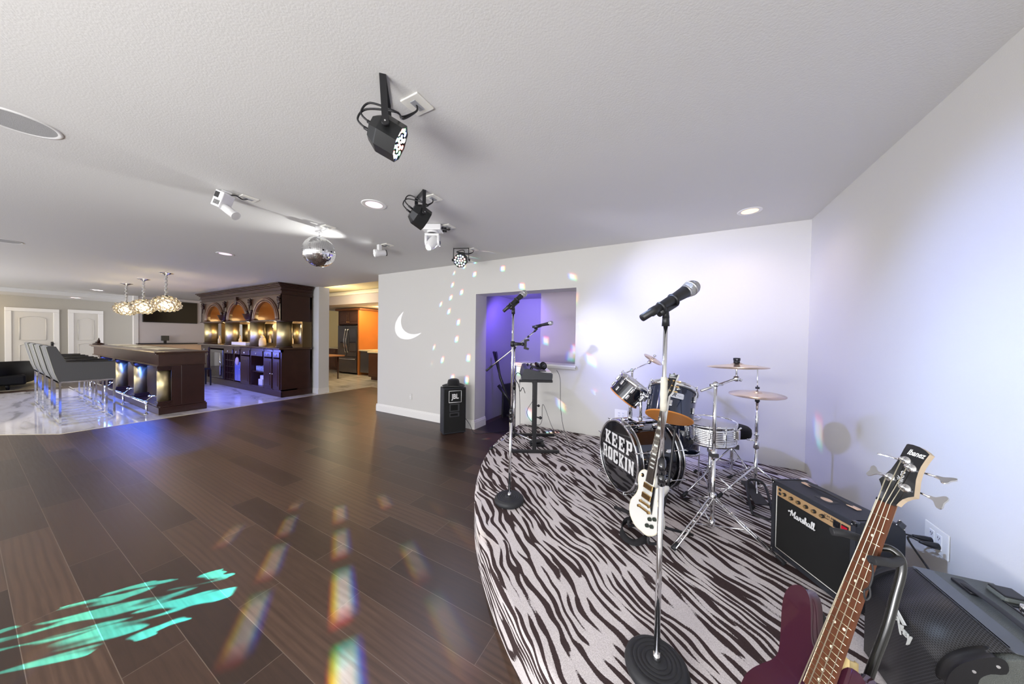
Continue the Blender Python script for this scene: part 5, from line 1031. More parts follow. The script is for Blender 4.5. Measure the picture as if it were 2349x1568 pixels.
Bm=rel(-.35,-.75,-.5).normalized(); hc=V((-2.29,2.41,CZ-.18))
mb=MB(); mb.lathe([(0,-.075),(.035,-.07),(.05,-.05),(.053,0),(.05,.045),(.038,.07),(.036,.085),(.0,.085)],hc,Bm,None,32); mb.build('head',wg,t,True)
mb=MB(); mb.lathe([(0,.0865),(.028,.0865),(.028,.084)],hc,Bm,None,28); mb.build('lens',lamp_mat('lens_glow',(.85,.92,1),9),t,True)
mb=MB(); mb.X=A; mb.cyl((.10,-.03,CZ-.035),(.15,-.03,CZ-.04),.012); mb.cyl((.10,.03,CZ-.045),(.14,.02,CZ-.05),.012); mb.tube(spline([(.14,-.03,CZ-.04),(.17,-.01,CZ-.05),(.17,.05,CZ-.02),(.13,.1,CZ-.01)],6),.006,None,6); mb.build('power_cable',blackp,t,True)
# small white spotlight
t=thing('pin_spotlight','small white spotlight with bright lens right of the mirror ball','spotlight',(-3.37,2.60,CZ))
c=V((-3.375,2.60,2.50)); Bs=rel(-.80,-.18,-.55).normalized()
mb=MB(); mb.lathe([(0,-.09),(.03,-.088),(.036,-.07),(.036,.0),(.046,.02),(.05,.06),(.044,.062),(.0,.05)],c,Bs,None,28); mb.build('housing',wg,t,True)
mb=MB(); mb.lathe([(0,.0605),(.042,.0605),(.042,.055)],c,Bs,None,24); mb.build('lens',lamp_mat('lens_glow2',(.95,.97,1),12),t,True)
mb=MB(); mb.box(c+V((0,0,.06)),(.045,.045,.09),None,None,.005); mb.build('bracket',wg,t,True)
mb=MB(); mb.torus(c-Bs*.085,.035,.005,Bs,None,20,6); mb.tube(spline([c+V((0,0,.10)),c+V((.01,.01,.105)),(-3.33,2.64,CZ-.02),(-3.30,2.66,CZ-.01)],6),.0045,None,6); mb.build('power_cable',blackp,t,True)
# box projector (effect light)
t=thing('effect_projector','white boxy effect projector with round barrel and dark rear panel','effect light',(-3.29,1.07,CZ))
dirp=rel(.75,-.58,.0).normalized(); c=V((-3.303,1.058,2.535)); Fp=frame((0,0,0),dirp,dirp.cross(V((0,0,1))).cross(dirp)).to_3x3().to_4x4()
Fz=frame((0,0,0),(.877,.48,0),(0,0,1)).to_3x3().to_4x4()@M4.Rotation(.38,4,'Y')
mb=MB(); mb.box(c,(.075,.10,.13),None,Fz,.006); mb.build('housing',wg,t,True)
mb=MB(); p0=c+V((0,0,-.045)); mb.cyl(p0-dirp*.03,p0+dirp*.13,.032,n=28); mb.cyl(p0+dirp*.13,p0+dirp*.135,.036,n=28); mb.build('barrel',wg,t,True)
mb=MB(); xx=Fz.to_3x3()@V((1,0,0)); zz=Fz.to_3x3()@V((0,0,1)); yy_=Fz.to_3x3()@V((0,1,0))
mb.box(c-xx*.038+zz*.027,(.004,.075,.055),None,Fz); mb.box(c-xx*.038-zz*.036,(.004,.075,.04),None,Fz); mb.build('rear_panel',nmat('panel_dark',(.04,.04,.04),.4),t,True)
mb=MB(); mb.box(c-yy_*.0515+zz*.028-xx*.012,(.035,.003,.045),nmat('panel_dark',(.04,.04,.04),.4),Fz); mb.build('display_panel',blackp,t,True)
mb=MB(); [mb.box(c-yy_*.051-zz*.03-xx*(-.025+.01*i),(.004,.003,.035),None,Fz) for i in range(5)]; mb.build('vent_slot',nmat('panel_dark',(.04,.04,.04),.4),t,True)
mb=MB(); mb.b2((-3.31,1.04,CZ-.02),(-3.26,1.10,CZ-.003)); mb.build('bracket',wg,t,True)
mb=MB(); mb.tube(spline([c+xx*.03+V((0,0,.05)),(-3.25,1.12,CZ-.02),(-3.26,1.17,CZ-.03),(-3.27,1.21,CZ-.01)],6),.005,None,6); mb.build('power_cable',blackp,t,True)
# mirror ball
bc=V((-3.44,1.895,2.345)); BR=.160
t=thing('mirror_ball','silver mirror ball hanging on a short chain from a white motor','mirror ball',bc)
mb=MB(); rb=random.Random(5); NR=30
mb.sph(bc,BR-.0025,nmat('ball_core',(.15,.15,.16),.4),40,24)
for j in range(NR):
    t0,t1=PI*j/NR,PI*(j+1)/NR; tm=(t0+t1)/2; cn=max(4,int(2*PI*math.sin(tm)*BR/.0168))
    for i in range(cn):
        a=2*PI*(i+.5)/cn; nrm=V((math.sin(tm)*math.cos(a),math.sin(tm)*math.sin(a),math.cos(tm)))
        e1=V((-math.sin(a),math.cos(a),0)); e2=nrm.cross(e1); hw=.5*.0155 if cn>5 else .004; hh=.5*(PI/NR)*BR*.93; j1,j2=(rb.random()-.5)*.05,(rb.random()-.5)*.05
        cc=bc+nrm*BR; hw=.5*2*PI*math.sin(tm)*BR/cn*.93
        mb.add([cc+e1*sx*hw+e2*sy*hh+nrm*(sx*hw*j1+sy*hh*j2) for sx,sy in((-1,-1),(1,-1),(1,1),(-1,1))],[(0,1,2,3)],mirror)
mb.build('mirror_sphere',mirror,t,True)
mb=MB()
for i in range(5): mb.torus(bc+V((0,0,BR+.012+.013*i)),.008,.0018,(1,0,0) if i%2 else (0,1,0),None,12,5)
mb.build('chain',chrome,t,True)
mb=MB(); mb.cyl((bc.x,bc.y,CZ-.055),(bc.x,bc.y,CZ-.002),.042,n=28); mb.cyl((bc.x,bc.y,bc.z+BR-.002),(bc.x,bc.y,bc.z+BR+.012),.018,n=16); mb.tube(spline([(bc.x+.03,bc.y,CZ-.035),(bc.x+.07,bc.y+.01,CZ-.04),(-3.34,1.93,CZ-.012)],6),.007,None,6); mb.build('motor',wg,t,True)
# downlights
for lab,x,y,c,e,r,z in (('round pink glowing recessed light above the dance floor',-2.401,1.791,(1,.60,.82),.85,.095,CZ),('round orange glowing recessed light above the stage corner',.532,3.417,(1,.55,.25),.85,.085,CZ),('flat pink glowing recessed light between projector and pendants',-5.862,1.905,(1,.60,.80),.85,.095,CZ),('distant recessed light beyond the pendant lamps',-14.466,1.932,(1,.8,.85),2.6,.12,CZ),('farthest recessed light in the lowered ceiling',-16.85,1.83,(1,.6,.62),2.6,.12,2.5)):
    t=thing('recessed_light',lab,'ceiling light',(x,y,z)); mb=MB(); mb.lathe([(r*.72,-.002),(r*1.0,-.006),(r*1.08,-.004),(r*1.1,0)],(0,0,0),(0,0,1),None,40); mb.build('trim_ring',white_m,t)
    mb=MB(); mb.lathe([(0,-.003),(r*.74,-.003)],(0,0,0),(0,0,1),None,40); mb.build('diffuser',lamp_mat('down_%d'%int(x*10),c,e),t)
for lab,x,y in (('large round ceiling speaker grille at the left edge of the picture',-3.27,.17),('distant round ceiling speaker grille at the far left',-7.75,.30)):
    t=thing('ceiling_speaker',lab,'speaker',(x,y,CZ)); mb=MB(); mb.lathe([(.125,-.001),(.135,-.006),(.145,-.005),(.15,0)],(0,0,0),(0,0,1),None,48); mb.build('rim',white_m,t)
    mb=MB(); mb.lathe([(0,-.003),(.127,-.003)],(0,0,0),(0,0,1),None,48); mb.build('grille',nmat('speaker_grille_paint',(.46,.46,.46),.8,noise_bump=2,nscale=600),t)
# ---------- crystal pendants ----------
bulbm=lamp_mat('warm_bulb',(1,.72,.35),16)
def pendant(label,x,y):
    t=thing('pendant_lamp',label,'pendant light',(x,y,CZ),group='crystal bubble pendants above the bar'); 
    mb=MB(); mb.lathe([(0,-.05),(.02,-.05),(.028,-.035),(.06,-.02),(.105,-.004),(.105,0),(0,0)],(0,0,0),(0,0,1),None,32); mb.build('canopy',chrome,t)
    mb=MB(); r=random.Random(int(-x*7)); zc_=-.605
    for i in range(17): mb.sph((.008*math.cos(i*2.2),.008*math.sin(i*2.2),-.06-.026*i),.019,None,8,6)
    mb.build('beaded_stem',nmat('crystal_stem',(.85,.85,.82),.1,trans=.5,ior=1.3),t)
    mb=MB()
    for i in range(95):
        # points on an ellipsoid shell
        u=1-2*(i+.5)/95; th=i*2.39996; s=math.sqrt(1-u*u); k=.85+.15*r.random()
        mb.sph((.205*s*math.cos(th)*k,.205*s*math.sin(th)*k,zc_+.15*u*k),.026+.008*r.random(),None,10,7)
    mb.build('glass_bubble_cluster',nmat('bubble_glass',(1,.96,.86),.04,trans=.92,ior=1.25),t)
    for i in range(5):
        mb=MB(); a=i*1.2566; mb.sph((.07*math.cos(a),.07*math.sin(a),zc_-.02),.017,None,10,7); mb.build('bulb',bulbm,t)
    mb=MB(); mb.cyl((0,0,-.5),(0,0,zc_),.006); [mb.cyl((0,0,zc_),(.07*math.cos(i*1.2566),.07*math.sin(i*1.2566),zc_-.01),.003,n=6) for i in range(5)]; mb.build('inner_frame',chrome,t)
    return t
pendant('crystal bubble pendant nearest the camera, rightmost of the three over the bar',-8.87,1.99)
pendant('middle crystal bubble pendant over the bar',-10.375,1.99)
pendant('farthest crystal bubble pendant, leftmost over the bar',-11.79,1.99)
# ---------- bar ----------
BX0,BX1,BY0,BY1=-13.2,-7.95,1.675,2.30
t=thing('bar_counter','long dark wood bar counter with brass columns and chrome foot rail','bar',((BX0+BX1)/2,2.0,0))
mb=MB(); mb.b2((BX0+.1,1.97,.14),(BX1,BY1-.02,.86),None,.004); mb.b2((BX1-.05,1.86,.14),(BX1-.005,BY1-.02,.86)); mb.build('body',wood_dk,t,True)
mb=MB(); mb.b2((BX0,BY0+.01,0),(BX1+.015,BY1+.01,.12),None,.006); mb.b2((BX0,BY0+.03,.12),(BX1+.0,BY1,.145),None,.006); mb.build('plinth',wood_dk,t,True)
mb=MB(); mb.b2((BX0+.01,BY0+.02,.865),(BX1-.01,BY1-.01,1.07)); mb.b2((BX0,BY0+.0,.845),(BX1,BY1,.868),None,.006); mb.build('fascia',nmat('bar_fascia_wood',(.07,.032,.022),.35,cvar=.4,cscale=10),t,True)
mb=MB(); mb.b2((BX0-.05,BY0-.045,1.075),(BX1+.03,BY1+.03,1.107),None,.012); mb.b2((BX0-.02,BY0-.02,1.055),(BX1+.01,BY1+.01,1.077),None,.006); mb.build('top',wood_br,t,True)
for i in range(4):
    x=BX1-.15-1.45*i; y=1.79
    mb=MB(); mb.cyl((x,y,.22),(x,y,.77),.088,n=36); o=mb.build('column',brass_m,t,True)
    for nm,pr_c in (('column_base',((.14,.175,.115),(.175,.195,.105),(.195,.222,.097))),('capital',((.765,.79,.097),(.79,.815,.105),(.815,.85,.115)))):
      mb=MB()
      for z0,z1,q in pr_c: mb.box((x,y,(z0+z1)/2),(q*2,q*2,z1-z0),None,None,.004)
      mb.build(nm,wood_dk,t,True)
    for z0,z1,q in () and ((.14,.175,.115),(.175,.195,.105),(.195,.222,.097),(.765,.79,.097),(.79,.815,.105),(.815,.85,.115)): mb.box((x,y,(z0+z1)/2),(q*2,q*2,z1-z0),None,None,.004)
for i in range(4):
    x=BX1-.95-1.3*i
    mb=MB(); mb.tube([(x-1.0,1.60,.20),(x+.65,1.60,.20)],.019,None,12); mb.build('foot_rail',chrome,t,True)
for i in range(4):
    x=-8.19-1.55*i; mb=MB(); mb.cyl((x,1.60,0),(x,1.60,.2),.014,n=12); mb.cyl((x,1.60,0),(x,1.60,.008),.03,n=16); mb.sph((x,1.60,.2),.026); mb.build('rail_post',chrome,t,True)
for i in range(4):
    x=BX1-.33-1.45*i; mb=MB(); mb.tube(spline([(x+.02,1.60,.21),(x+.0,1.66,.27),(x+.02,1.70,.30),(x+.10,1.71,.30)],5),.012,None,8); mb.sph((x+.02,1.60,.21),.024); mb.sph((x-.04,1.66,.30),.018); mb.cyl((x-.04,1.66,.30),(x+.1,1.70,.31),.009,n=8); mb.build('rail_bracket',chrome,t,True)
mb=MB(); mb.b2((BX0+.3,1.93,.838),(BX1-.3,1.96,.846)); mb.build('led_strip',lamp_mat('blue_led',(.05,.15,1),6),t,True)
for i in range(3):
    x=BX1-.85-1.5*i; mb=MB(); mb.b2((x-1.05,1.86,1.109),(x+.05,2.20,1.118),None,.002); mb.b2((x-1.02,1.9,1.107),(x,2.16,1.109),blackp); tag(mb.build('bar_mat',nmat('white_drainer',(.75,.72,.6),.3)),('white tray inset on the bar top nearest the camera','white tray inset in the middle of the bar top','farthest white tray inset on the bar top')[i],'tray')
t=thing('figurine','small dark figurine on the far end of the bar top','figurine',(-13.05,1.75,1.107))
mb=MB(); mb.lathe([(0,0),(.09,0),(.1,.02),(.06,.04),(.03,.05),(0,.05)],(0,0,0),(0,0,1),None,16); mb.sph((.02,0,.09),.03); mb.cyl((.02,0,.05),(.05,0,.17),.03,.006,n=10); mb.build('figure',nmat('dark_resin',(.03,.012,.008),.4),t)
# bar stools
def stool(label,x,y):
    t=thing('bar_stool',label,'bar stool',(x,y,0),group='grey bar stools along the bar')
    w_=.56; y0,y1=0,.51; s=.022
    for a in (0,w_-s):
        for b in (y0,y1):
            mb=MB(); mb.b2((-a-s,b,0.006),(-a,b+s,.665)); mb.build('leg',chrome,t)
    for nm,z in (('base_rail',.03),('seat_rail',.655)):
        mb=MB(); mb.b2((-w_,y0,z-.011),(0,y0+s,z+.011)); mb.b2((-w_,y1,z-.011),(0,y1+s,z+.011)); mb.b2((-s,y0,z-.011),(0,y1+s,z+.011)); mb.b2((-w_,y0,z-.011),(-w_+s,y1+s,z+.011)); mb.build(nm,chrome,t)
    mb=MB(); mb.b2((-w_,y1-.12,.24),(0,y1-.10,.262)); mb.build('footrest',chrome,t)
    # upholstered shell: side panels, seat, leaning back
    Fy=M4(((0,0,1,0),(1,0,0,0),(0,1,0,0),(0,0,0,1)))
    sp=[(-.0,.665),(.535,.665),(.535,.955),(.07,.965),(-.02,1.205),(-.085,1.215),(-.105,1.2),(-.035,.80)]
    for xx in (-w_,-.055): mb=MB(); mb.prism(sp,.055,None,M4.Translation((xx,0,0))@Fy,.008); mb.build('side_panel',fabric_g,t)
    mb=MB(); mb.prism([(0,.67),(.06,.70),(.065,.96),(-.02,1.204),(-.085,1.214),(-.103,1.198),(-.033,.80)],w_-.11,None,M4.Translation((-w_+.055,0,0))@Fy,.006); mb.build('backrest',fabric_g,t)
    mb=MB(); mb.b2((-w_+.05,.0,.67),(-.05,.535,.80),None,.02); mb.build('seat',leather_k,t)
    mb=MB(); [mb.b2((xx,.06,.955),(xx+.053,.533,.962)) for xx in(-w_+.001,-.054)]; mb.build('arm_cap',leather_k,t)
    
    for xx in(-w_+.002,-.002): mb=MB(); mb.tube([(xx,-.0,.668),(xx,-.036,.8),(xx,-.106,1.2)],.004,None,5); mb.build('piping',nmat('pale_piping',(.45,.45,.38),.6),t)
    return t
s0=stool('grey upholstered chrome bar stool nearest the camera',-8.27,.745)
for i,l in enumerate(('second grey upholstered chrome bar stool from the camera','third grey upholstered chrome bar stool from the camera','farthest grey upholstered chrome bar stool')):
    dup(s0,(-8.27-.83*(i+1),.745,0),label=l)
# ---------- back bar cabinet ----------
CX0,CX1,CY0,CY1=-12.62,-7.92,3.55,4.20
t=thing('back_bar_cabinet','tall dark carved wood back bar with three arches and brass columns','back bar',((CX0+CX1)/2,3.9,0))
mb=MB(); mb.b2((CX0,CY0+.03,.0),(CX1,CY1,.16)); mb.b2((CX0+.02,CY0-.0,0),(CX1+.015,CY0+.05,.14),None,.005); mb.b2((CX1-.02,CY0,0),(CX1+.015,CY1,.13),None,.005); mb.build('plinth',wood_dk,t,True)
mb=MB(); mb.b2((CX1-.04,CY0,.14),(CX1,CY1,1.09)); mb.b2((CX0,CY0,.14),(CX0+.04,CY1,1.09)); mb.b2((CX0,CY1-.03,.14),(CX1,CY1,1.09)); mb.b2((CX0,CY0,1.02),(CX1,CY0+.04,1.09)); mb.b2((CX0,CY0,.14),(CX1,CY1,.17))
bays=[(-8.30,'door'),(-8.74,'door'),(-9.42,'open'),(-9.98,'door'),(-10.38,'fridge'),(-11.0,'wine'),(-12.0,'cooler'),(-12.62,'door')]
xl=CX1
for xr,k in bays: mb.b2((xr-.02,CY0+.0,.14),(xr+.02,CY1,1.09)); 
mb.build('lower_case',wood_dk,t,True)
mb=MB(); mb.b2((CX0-.08,CY0-.07,1.085),(CX1+.05,CY1,1.135),None,.015); mb.build('countertop',nmat('counter_wood',(.05,.025,.015),.15,coat=.6),t,True)
heart=nmat('heart_pull',(.75,.75,.8),.2,.8)
xl=CX1-.04
for xr,k in bays:
    a,b=xr+.02,xl-.0; w2=b-a; cx=(a+b)/2
    if k!='cooler':
        mb=MB(); mb.b2((a+.02,CY0-.02,.90),(b-.02,CY0+.01,1.03),None,.008); d=mb.build('drawer',wood_dk,t,True)
        mb=MB(); mb.torus((cx-.014,CY0-.03,.965),.013,.004,(0,1,0),None,12,5); mb.torus((cx+.014,CY0-.03,.965),.013,.004,(0,1,0),None,12,5); mb.sph((cx,CY0-.03,.945),.008); mb.build('drawer_pull',heart,d,True)
    if k=='door':
        mb=MB(); mb.b2((a+.015,CY0-.02,.17),(b-.015,CY0+.01,.87),None,.006); mb.b2((a+.07,CY0-.03,.24),(b-.07,CY0-.01,.80),None,.018); d=mb.build('cabinet_door',wood_dk,t,True)
        mb=MB(); mb.sph((a+.04 if xr!=-8.74 else b-.04,CY0-.035,.55),.013) if 0 else mb.sph((b-.03 if xr in(-8.74,) else a+.03,CY0-.035,.52),.013); mb.build('door_knob',heart,d,True)
    if k=='open':
        mb=MB(); mb.b2((a,CY0+.02,.50),(b,CY1,.52)); mb.build('shelf',wood_dk,t,True)
    if k in('wine',):
        mb=MB()
        for j in range(4): mb.b2((a,CY0+.02,.2+.17*j),(b,CY1,.21+.17*j))
        for j in range(1,4): mb.b2((a+w2*j/4-.006,CY0+.02,.17),(a+w2*j/4+.006,CY1,.87))
        mb.build('wine_rack',wood_dk,t,True)
    if k=='cooler':
        mb=MB(); mb.b2((a+.05,CY0-.01,.18),(b-.05,CY0+.02,.98),None,.01); d=mb.build('cooler_door',steel,t,True); mb=MB(); mb.b2((a+.11,CY0-.015,.26),(b-.11,CY0-.008,.90)); mb.build('cooler_glass',nmat('dark_glass',(.02,.02,.025),.03,coat=1),d,True)
        mb=MB(); mb.cyl((b-.08,CY0-.05,.3),(b-.08,CY0-.05,.9),.012); mb.build('cooler_handle',chrome,d,True)
    if k=='fridge':
        mb=MB(); mb.b2((a,CY0+.01,.2),(b,CY0+.03,.70)); mb.build('cooler_door',nmat('blue_glass_panel',(.12,.15,.4),.15,coat=1),t,True)
        mb=MB(); mb.sph(((a+b)/2,CY0+.0,.72),.09,sc=(1,.4,1.2)); mb.build('paper_roll',nmat('tan_paper',(.5,.38,.33),.7),t,True)
    xl=xr-.02
# upper part
cen=[-8.68,-10.17,-11.66]; AW=.52; AZ0,AZ1=1.775,2.215
mb=MB()
# arch front panel with three openings, built as strips
def archz(x):
    for c in cen:
        u=(x-c)/AW
        if abs(u)<1: return AZ0+(AZ1-AZ0)*math.sqrt(1-u*u)
    return AZ0-.02
xs=sorted(set([CX0,CX1]+[CX0+(CX1-CX0)*i/150 for i in range(151)]+[c+s*AW*1.0001 for c in cen for s in(-1,1)]))
for a,b in zip(xs[:-1],xs[1:]):
    za,zb=archz(a+1e-5),archz(b-1e-5)
    vs=[(a,CY0,za),(b,CY0,zb),(b,CY0,2.36),(a,CY0,2.36),(a,CY0+.06,za),(b,CY0+.06,zb),(b,CY0+.06,2.36),(a,CY0+.06,2.36)]
    mb.add(vs,[(0,1,2,3),(5,4,7,6),(0,4,5,1)])
mb.build('arch_panel',wood_br,t,True)
for c in cen:
    mb=MB()
    for k_2,rr,tk in ((1.02,.018,1),(1.13,.028,1),(1.22,.012,1)):
        pts=[(c+AW*k_2*math.cos(a*PI/28),CY0-.012,AZ0+(AZ1-AZ0)*(k_2)*math.sin(a*PI/28)) for a in range(29)]
        pts=[p for p in pts]
        mb.tube(pts,rr,None,6)
    mb.build('arch_moulding',nmat('arch_wood',(.14,.07,.045),.3,coat=.4),t,True)
    mb=MB(); vs=[];fs=[]
    for i in range(25):
        a=PI*i/24; x=c+AW*1.0*math.cos(a); z=AZ0+(AZ1-AZ0)*math.sin(a); vs+=[(x,CY0+.05,z),(x*1,CY1-.06,AZ0+(z-AZ0)*.55)]
    for i in range(24): fs.append((2*i,2*i+1,2*i+3,2*i+2))
    mb.add(vs,fs,None,True); mb.build('arch_vault',nmat('amber_wood_vault',(.19,.075,.02),.35,cvar=.4,cscale=3,coat=.3),t,True)
# keystone, carvings
mb=MB(); mb.prism([(-.055,0),(.055,0),(.075,.2),(-.075,.2)],.07,None,M4.Translation((cen[1],CY0-.06,2.19))@M4(((1,0,0,0),(0,0,1,0),(0,1,0,0),(0,0,0,1))),.01); mb.build('keystone',wood_dk,t,True)
rc=random.Random(11)
for x in (-7.98,-9.42,-10.92,-12.42):
    mb=MB(); mb.sph((x,CY0-.02,2.20),.055,None,12,8,(1,.5,1.1))
    for i in range(16): q=i/15; mb.sph((x+.05*math.cos(i*2.4)*(1.1-q),CY0-.035,2.29-.26*q),.024*(1.2-.6*q),None,8,6)
    mb.build('carved_grapes',wood_dk,t,True)
for x in (-9.42,-10.92):
    mb=MB()
    for i in range(26): q=i/25; mb.sph((x+(.13*(1-q)+.03)*math.cos(i*2.1),CY0-.05,2.0-.22*q),.035,None,8,6)
    mb.lathe([(.05,0),(.10,.04),(.13,.12),(.15,.16)],(x,CY0-.02,1.77),(0,0,1),None,16); mb.build('carved_corbel',wood_dk,t,True)
mb=MB(); mb.b2((CX1-.05,CY0+.0,1.75),(CX1,CY1,2.36)); mb.b2((CX0,CY0,1.75),(CX0+.05,CY1,2.36)); mb.b2((CX0,CY0,2.36),(CX1,CY1,2.44)); mb.build('upper_case',wood_dk,t,True)
mb=MB()
for z0,z1,o in ((2.35,2.375,.03),(2.44,2.46,.035),(2.46,2.52,.02),(2.52,2.55,.05),(2.55,2.58,.08),(2.58,2.606,.11)): mb.b2((CX0-o,CY0-o,z0),(CX1+o*.8,CY1,z1),None,.006)
mb.b2((CX0,CY0-.03,1.745),(CX1+.02,CY0+.1,1.775),None,.006)
mb.build('cornice',wood_dk,t,True)
# back panel, mirrors, vertical end panel
mb=MB(); mb.b2((CX0,CY1-.04,1.13),(CX1,CY1,2.36)); mb.b2((CX1-.03,3.99,1.135),(CX1,CY1,1.75)); mb.b2((CX0,4.0,1.135),(CX0+.03,CY1,1.75)); mb.build('back_panel',nmat('bronze_back_panel',(.16,.11,.05),.3,.6,cvar=.3,cscale=5),t,True)
for a,b in ((-9.25,-8.30),(-10.7,-9.7),(-12.2,-11.2)):
    mb=MB(); mb.b2((a,CY1-.05,1.20),(b,CY1-.042,1.72)); mb.build('mirror_pane',mirror,t,True)
for x in (-8.12,-9.45,-10.92,-12.38):
    y=3.70; mb=MB(); mb.cyl((x,y,1.165),(x,y,1.735),.15,n=40); mb.build('column',brass_m,t,True)
    mb=MB(); mb.cyl((x,y,1.135),(x,y,1.165),.168,n=40); mb.cyl((x,y,1.73),(x,y,1.75),.168,n=40); mb.build('column_ring',wood_dk,t,True)
# items on back bar
t=thing('statuette','cream statuette of a hugging pair on the back bar counter','statuette',(-8.98,3.62,1.135))
cr_m=nmat('cream_ceramic',(.8,.62,.32),.3)  # even cream colour for the figures and bottles
mb=MB(); mb.lathe([(0,0),(.07,0),(.075,.05),(.07,.14),(.055,.2),(.02,.24),(0,.24)],(0,0,0),(0,0,1),None,16,sx=1.1); mb.sph((-.02,0,.25),.035); mb.sph((.03,0,.225),.032); mb.build('figures',cr_m,t)
t=thing('flat_box','long white box lying on the back bar counter between columns','box',(-10.15,3.62,1.135)); mb=MB(); mb.b2((-.42,-.06,0),(.42,.12,.085),None,.005); mb.build('carton',nmat('white_carton',(.8,.72,.55),.6),t)
for i,(x,y,h,lab) in enumerate(((-9.05,4.0,.30,'pale bottle behind the statuette on the back bar'),(-11.72,3.68,.24,'small pale bottle on the left of the back bar'),(-10.72,3.8,.26,'pale bottle beside the second column of the back bar'))):
    t=thing('bottle',lab,'bottle',(x,y,1.135)); mb=MB(); mb.lathe([(0,0),(.035,0),(.037,.02),(.036,h*.55),(.014,h*.72),(.013,h*.95),(0,h*.95)],(0,0,0),(0,0,1),None,16); mb.build('glass',cr_m,t); mb=MB(); mb.cyl((0,0,h*.93),(0,0,h),.015,n=12); mb.build('cap',gold,t)
gs=nmat('cup_glass',(.7,.75,1),.05,trans=.6,ior=1.3)
def mug():
    t=thing('glass_mug','clear glass mug on the open shelf of the back bar','glass',(-9.3,3.66,.52),group='glass mugs on the open cabinet shelf'); mb=MB(); mb.lathe([(0,0),(.035,0),(.04,.01),(.042,.12),(.038,.12),(.035,.012),(0,.012)],(0,0,0),(0,0,1),None,16); mb.build('cup',gs,t); mb=MB(); mb.torus((.045,0,.06),.028,.006,(0,1,0),None,14,6); mb.build('handle',gs,t); return t
m0=mug()
CN=('leftmost','second from the left','middle','second from the right','rightmost'); m0['label']='clear glass mug on the open shelf, front row, leftmost'
for i in range(1,10): dup(m0,(-9.3+.11*(i%5),3.66+.14*(i//5),.52),rz=i*1.3,label='clear glass mug on the open shelf, %s row, %s'%(('front','back')[i//5],CN[i%5]))
t=thing('paper_stack','small white stack of items on the lowest open shelf of the back bar','box',(-9.1,3.7,.17)); mb=MB(); mb.b2((-.1,-.08,0),(.1,.1,.15),None,.01); mb.b2((-.06,-.06,.15),(.12,.08,.24),None,.01); mb.build('items',nmat('pale_goods',(.6,.55,.65),.6),t)
bt=None
RN=('bottom','second lowest','second highest','top'); QN=('leftmost','second from the left','second from the right','rightmost')
for i,(x,z) in enumerate([(xx,zz) for zz in (.26,.43,.60,.77) for xx in (-10.90,-10.76,-10.62,-10.47)]):
    if bt is None:
        bt=thing('wine_bottle','dark wine bottle in the bottom row of the rack, leftmost','bottle',(x,3.60,z),group='wine bottles in the back bar rack'); mb=MB(); mb.lathe([(0,.0),(.013,0),(.013,.08),(.034,.13),(.035,.3),(0,.3)],(0,0,0),(0,1,0),None,12); mb.build('glass',blackg,bt); mb=MB(); mb.cyl((0,-.004,0),(0,.03,0),.015,n=10); mb.build('foil_cap',nmat('foil_silver',(.7,.7,.7),.3,.8),bt)
    else: dup(bt,(x,3.60,z),label='dark wine bottle in the %s row of the rack, %s'%(RN[i//4],QN[i%4]))
t=thing('side_chair','dark slim chair back in front of the wine rack','chair',(-11.35,3.02,0))
mb=MB(); mb.tube(spline([(.0,0,.62),(.0,0,.9),(.03,0,.95)],4),.012); mb.b2((-.02,-.02,0),(.02,.02,.86),None,.005); mb.build('post',blackp,t); mb=MB(); mb.b2((-.35,.0,.44),(.02,.36,.48),None,.01); mb.build('seat',blackp,t); 
for a,b in ((-.34,0),(-.34,.34),(0,.34)): mb=MB(); mb.b2((a-.015,b,0),(a+.015,b+.03,.44)); mb.build('leg',blackp,t)
# ---------- far left: tv, sofa, rug, gadget ----------
t=thing('television','wide black flat television mounted on the far wall behind the pendants','television',(-15.48,3.6,1.78)); mb=MB(); mb.b2((-.02,-.66,-.005),(.03,.64,.74),None,.01); mb.build('frame',blackp,t); mb=MB(); mb.b2((.03,-.64,.015),(.034,.62,.72)); mb.build('screen',nmat('tv_screen',(.012,.008,.005),.35,spec=.3),t)
t=thing('tablet_display','small dark display standing on the low wall cap','display',(-15.36,3.42,1.075)); mb=MB(); mb.box((0,0,.17),(.03,.19,.17),None,None,.01); mb.build('screen_body',nmat('gadget_grey',(.06,.06,.05),.4),t); mb=MB(); mb.b2((-.03,-.03,0),(.03,.03,.09)); mb.build('stand',blackp,t)
t=thing('sofa','low black sofa behind the bar stools at the far left','sofa',(-14.4,.2,.021))
mb=MB(); mb.b2((-1.0,-.9,.13),(.75,.6,.36),None,.04); mb.build('base',leather_k,t); 
mb=MB(); pts=spline([(.86,-1.0,.52),(.9,-.5,.64),(.82,.1,.68),(.45,.55,.67),(-.5,.8,.62),(-1.1,.8,.56)],6); 
vs=[];fs=[]
for p in pts: vs+=[(p.x,p.y,.13),(p.x,p.y,p.z),(p.x-.16,p.y-.12,p.z+.0),(p.x-.16,p.y-.12,.13)]
for i in range(len(pts)-1):
    for k in range(4): fs.append((4*i+k,4*i+(k+1)%4,4*i+4+(k+1)%4,4*i+4+k))
mb.add(vs,fs,None,True); mb.build('backrest',leather_k,t)
for a,b in ((.62,-.55),(.4,.38),(-.95,.6)): mb=MB(); mb.cyl((a,b,0),(a,b,.14),.025,.04,n=10); mb.build('leg',blackp,t)
mb=MB(); mb.b2((-17.2,-2.5,.001),(-13.85,1.3,.02)); tag(mb.build('area_rug',nmat('beige_pattern_rug',(.55,.46,.26),.9,cvar=.8,cscale=6,noise_bump=1,nscale=200)),'beige area rug under the black sofa','rug')
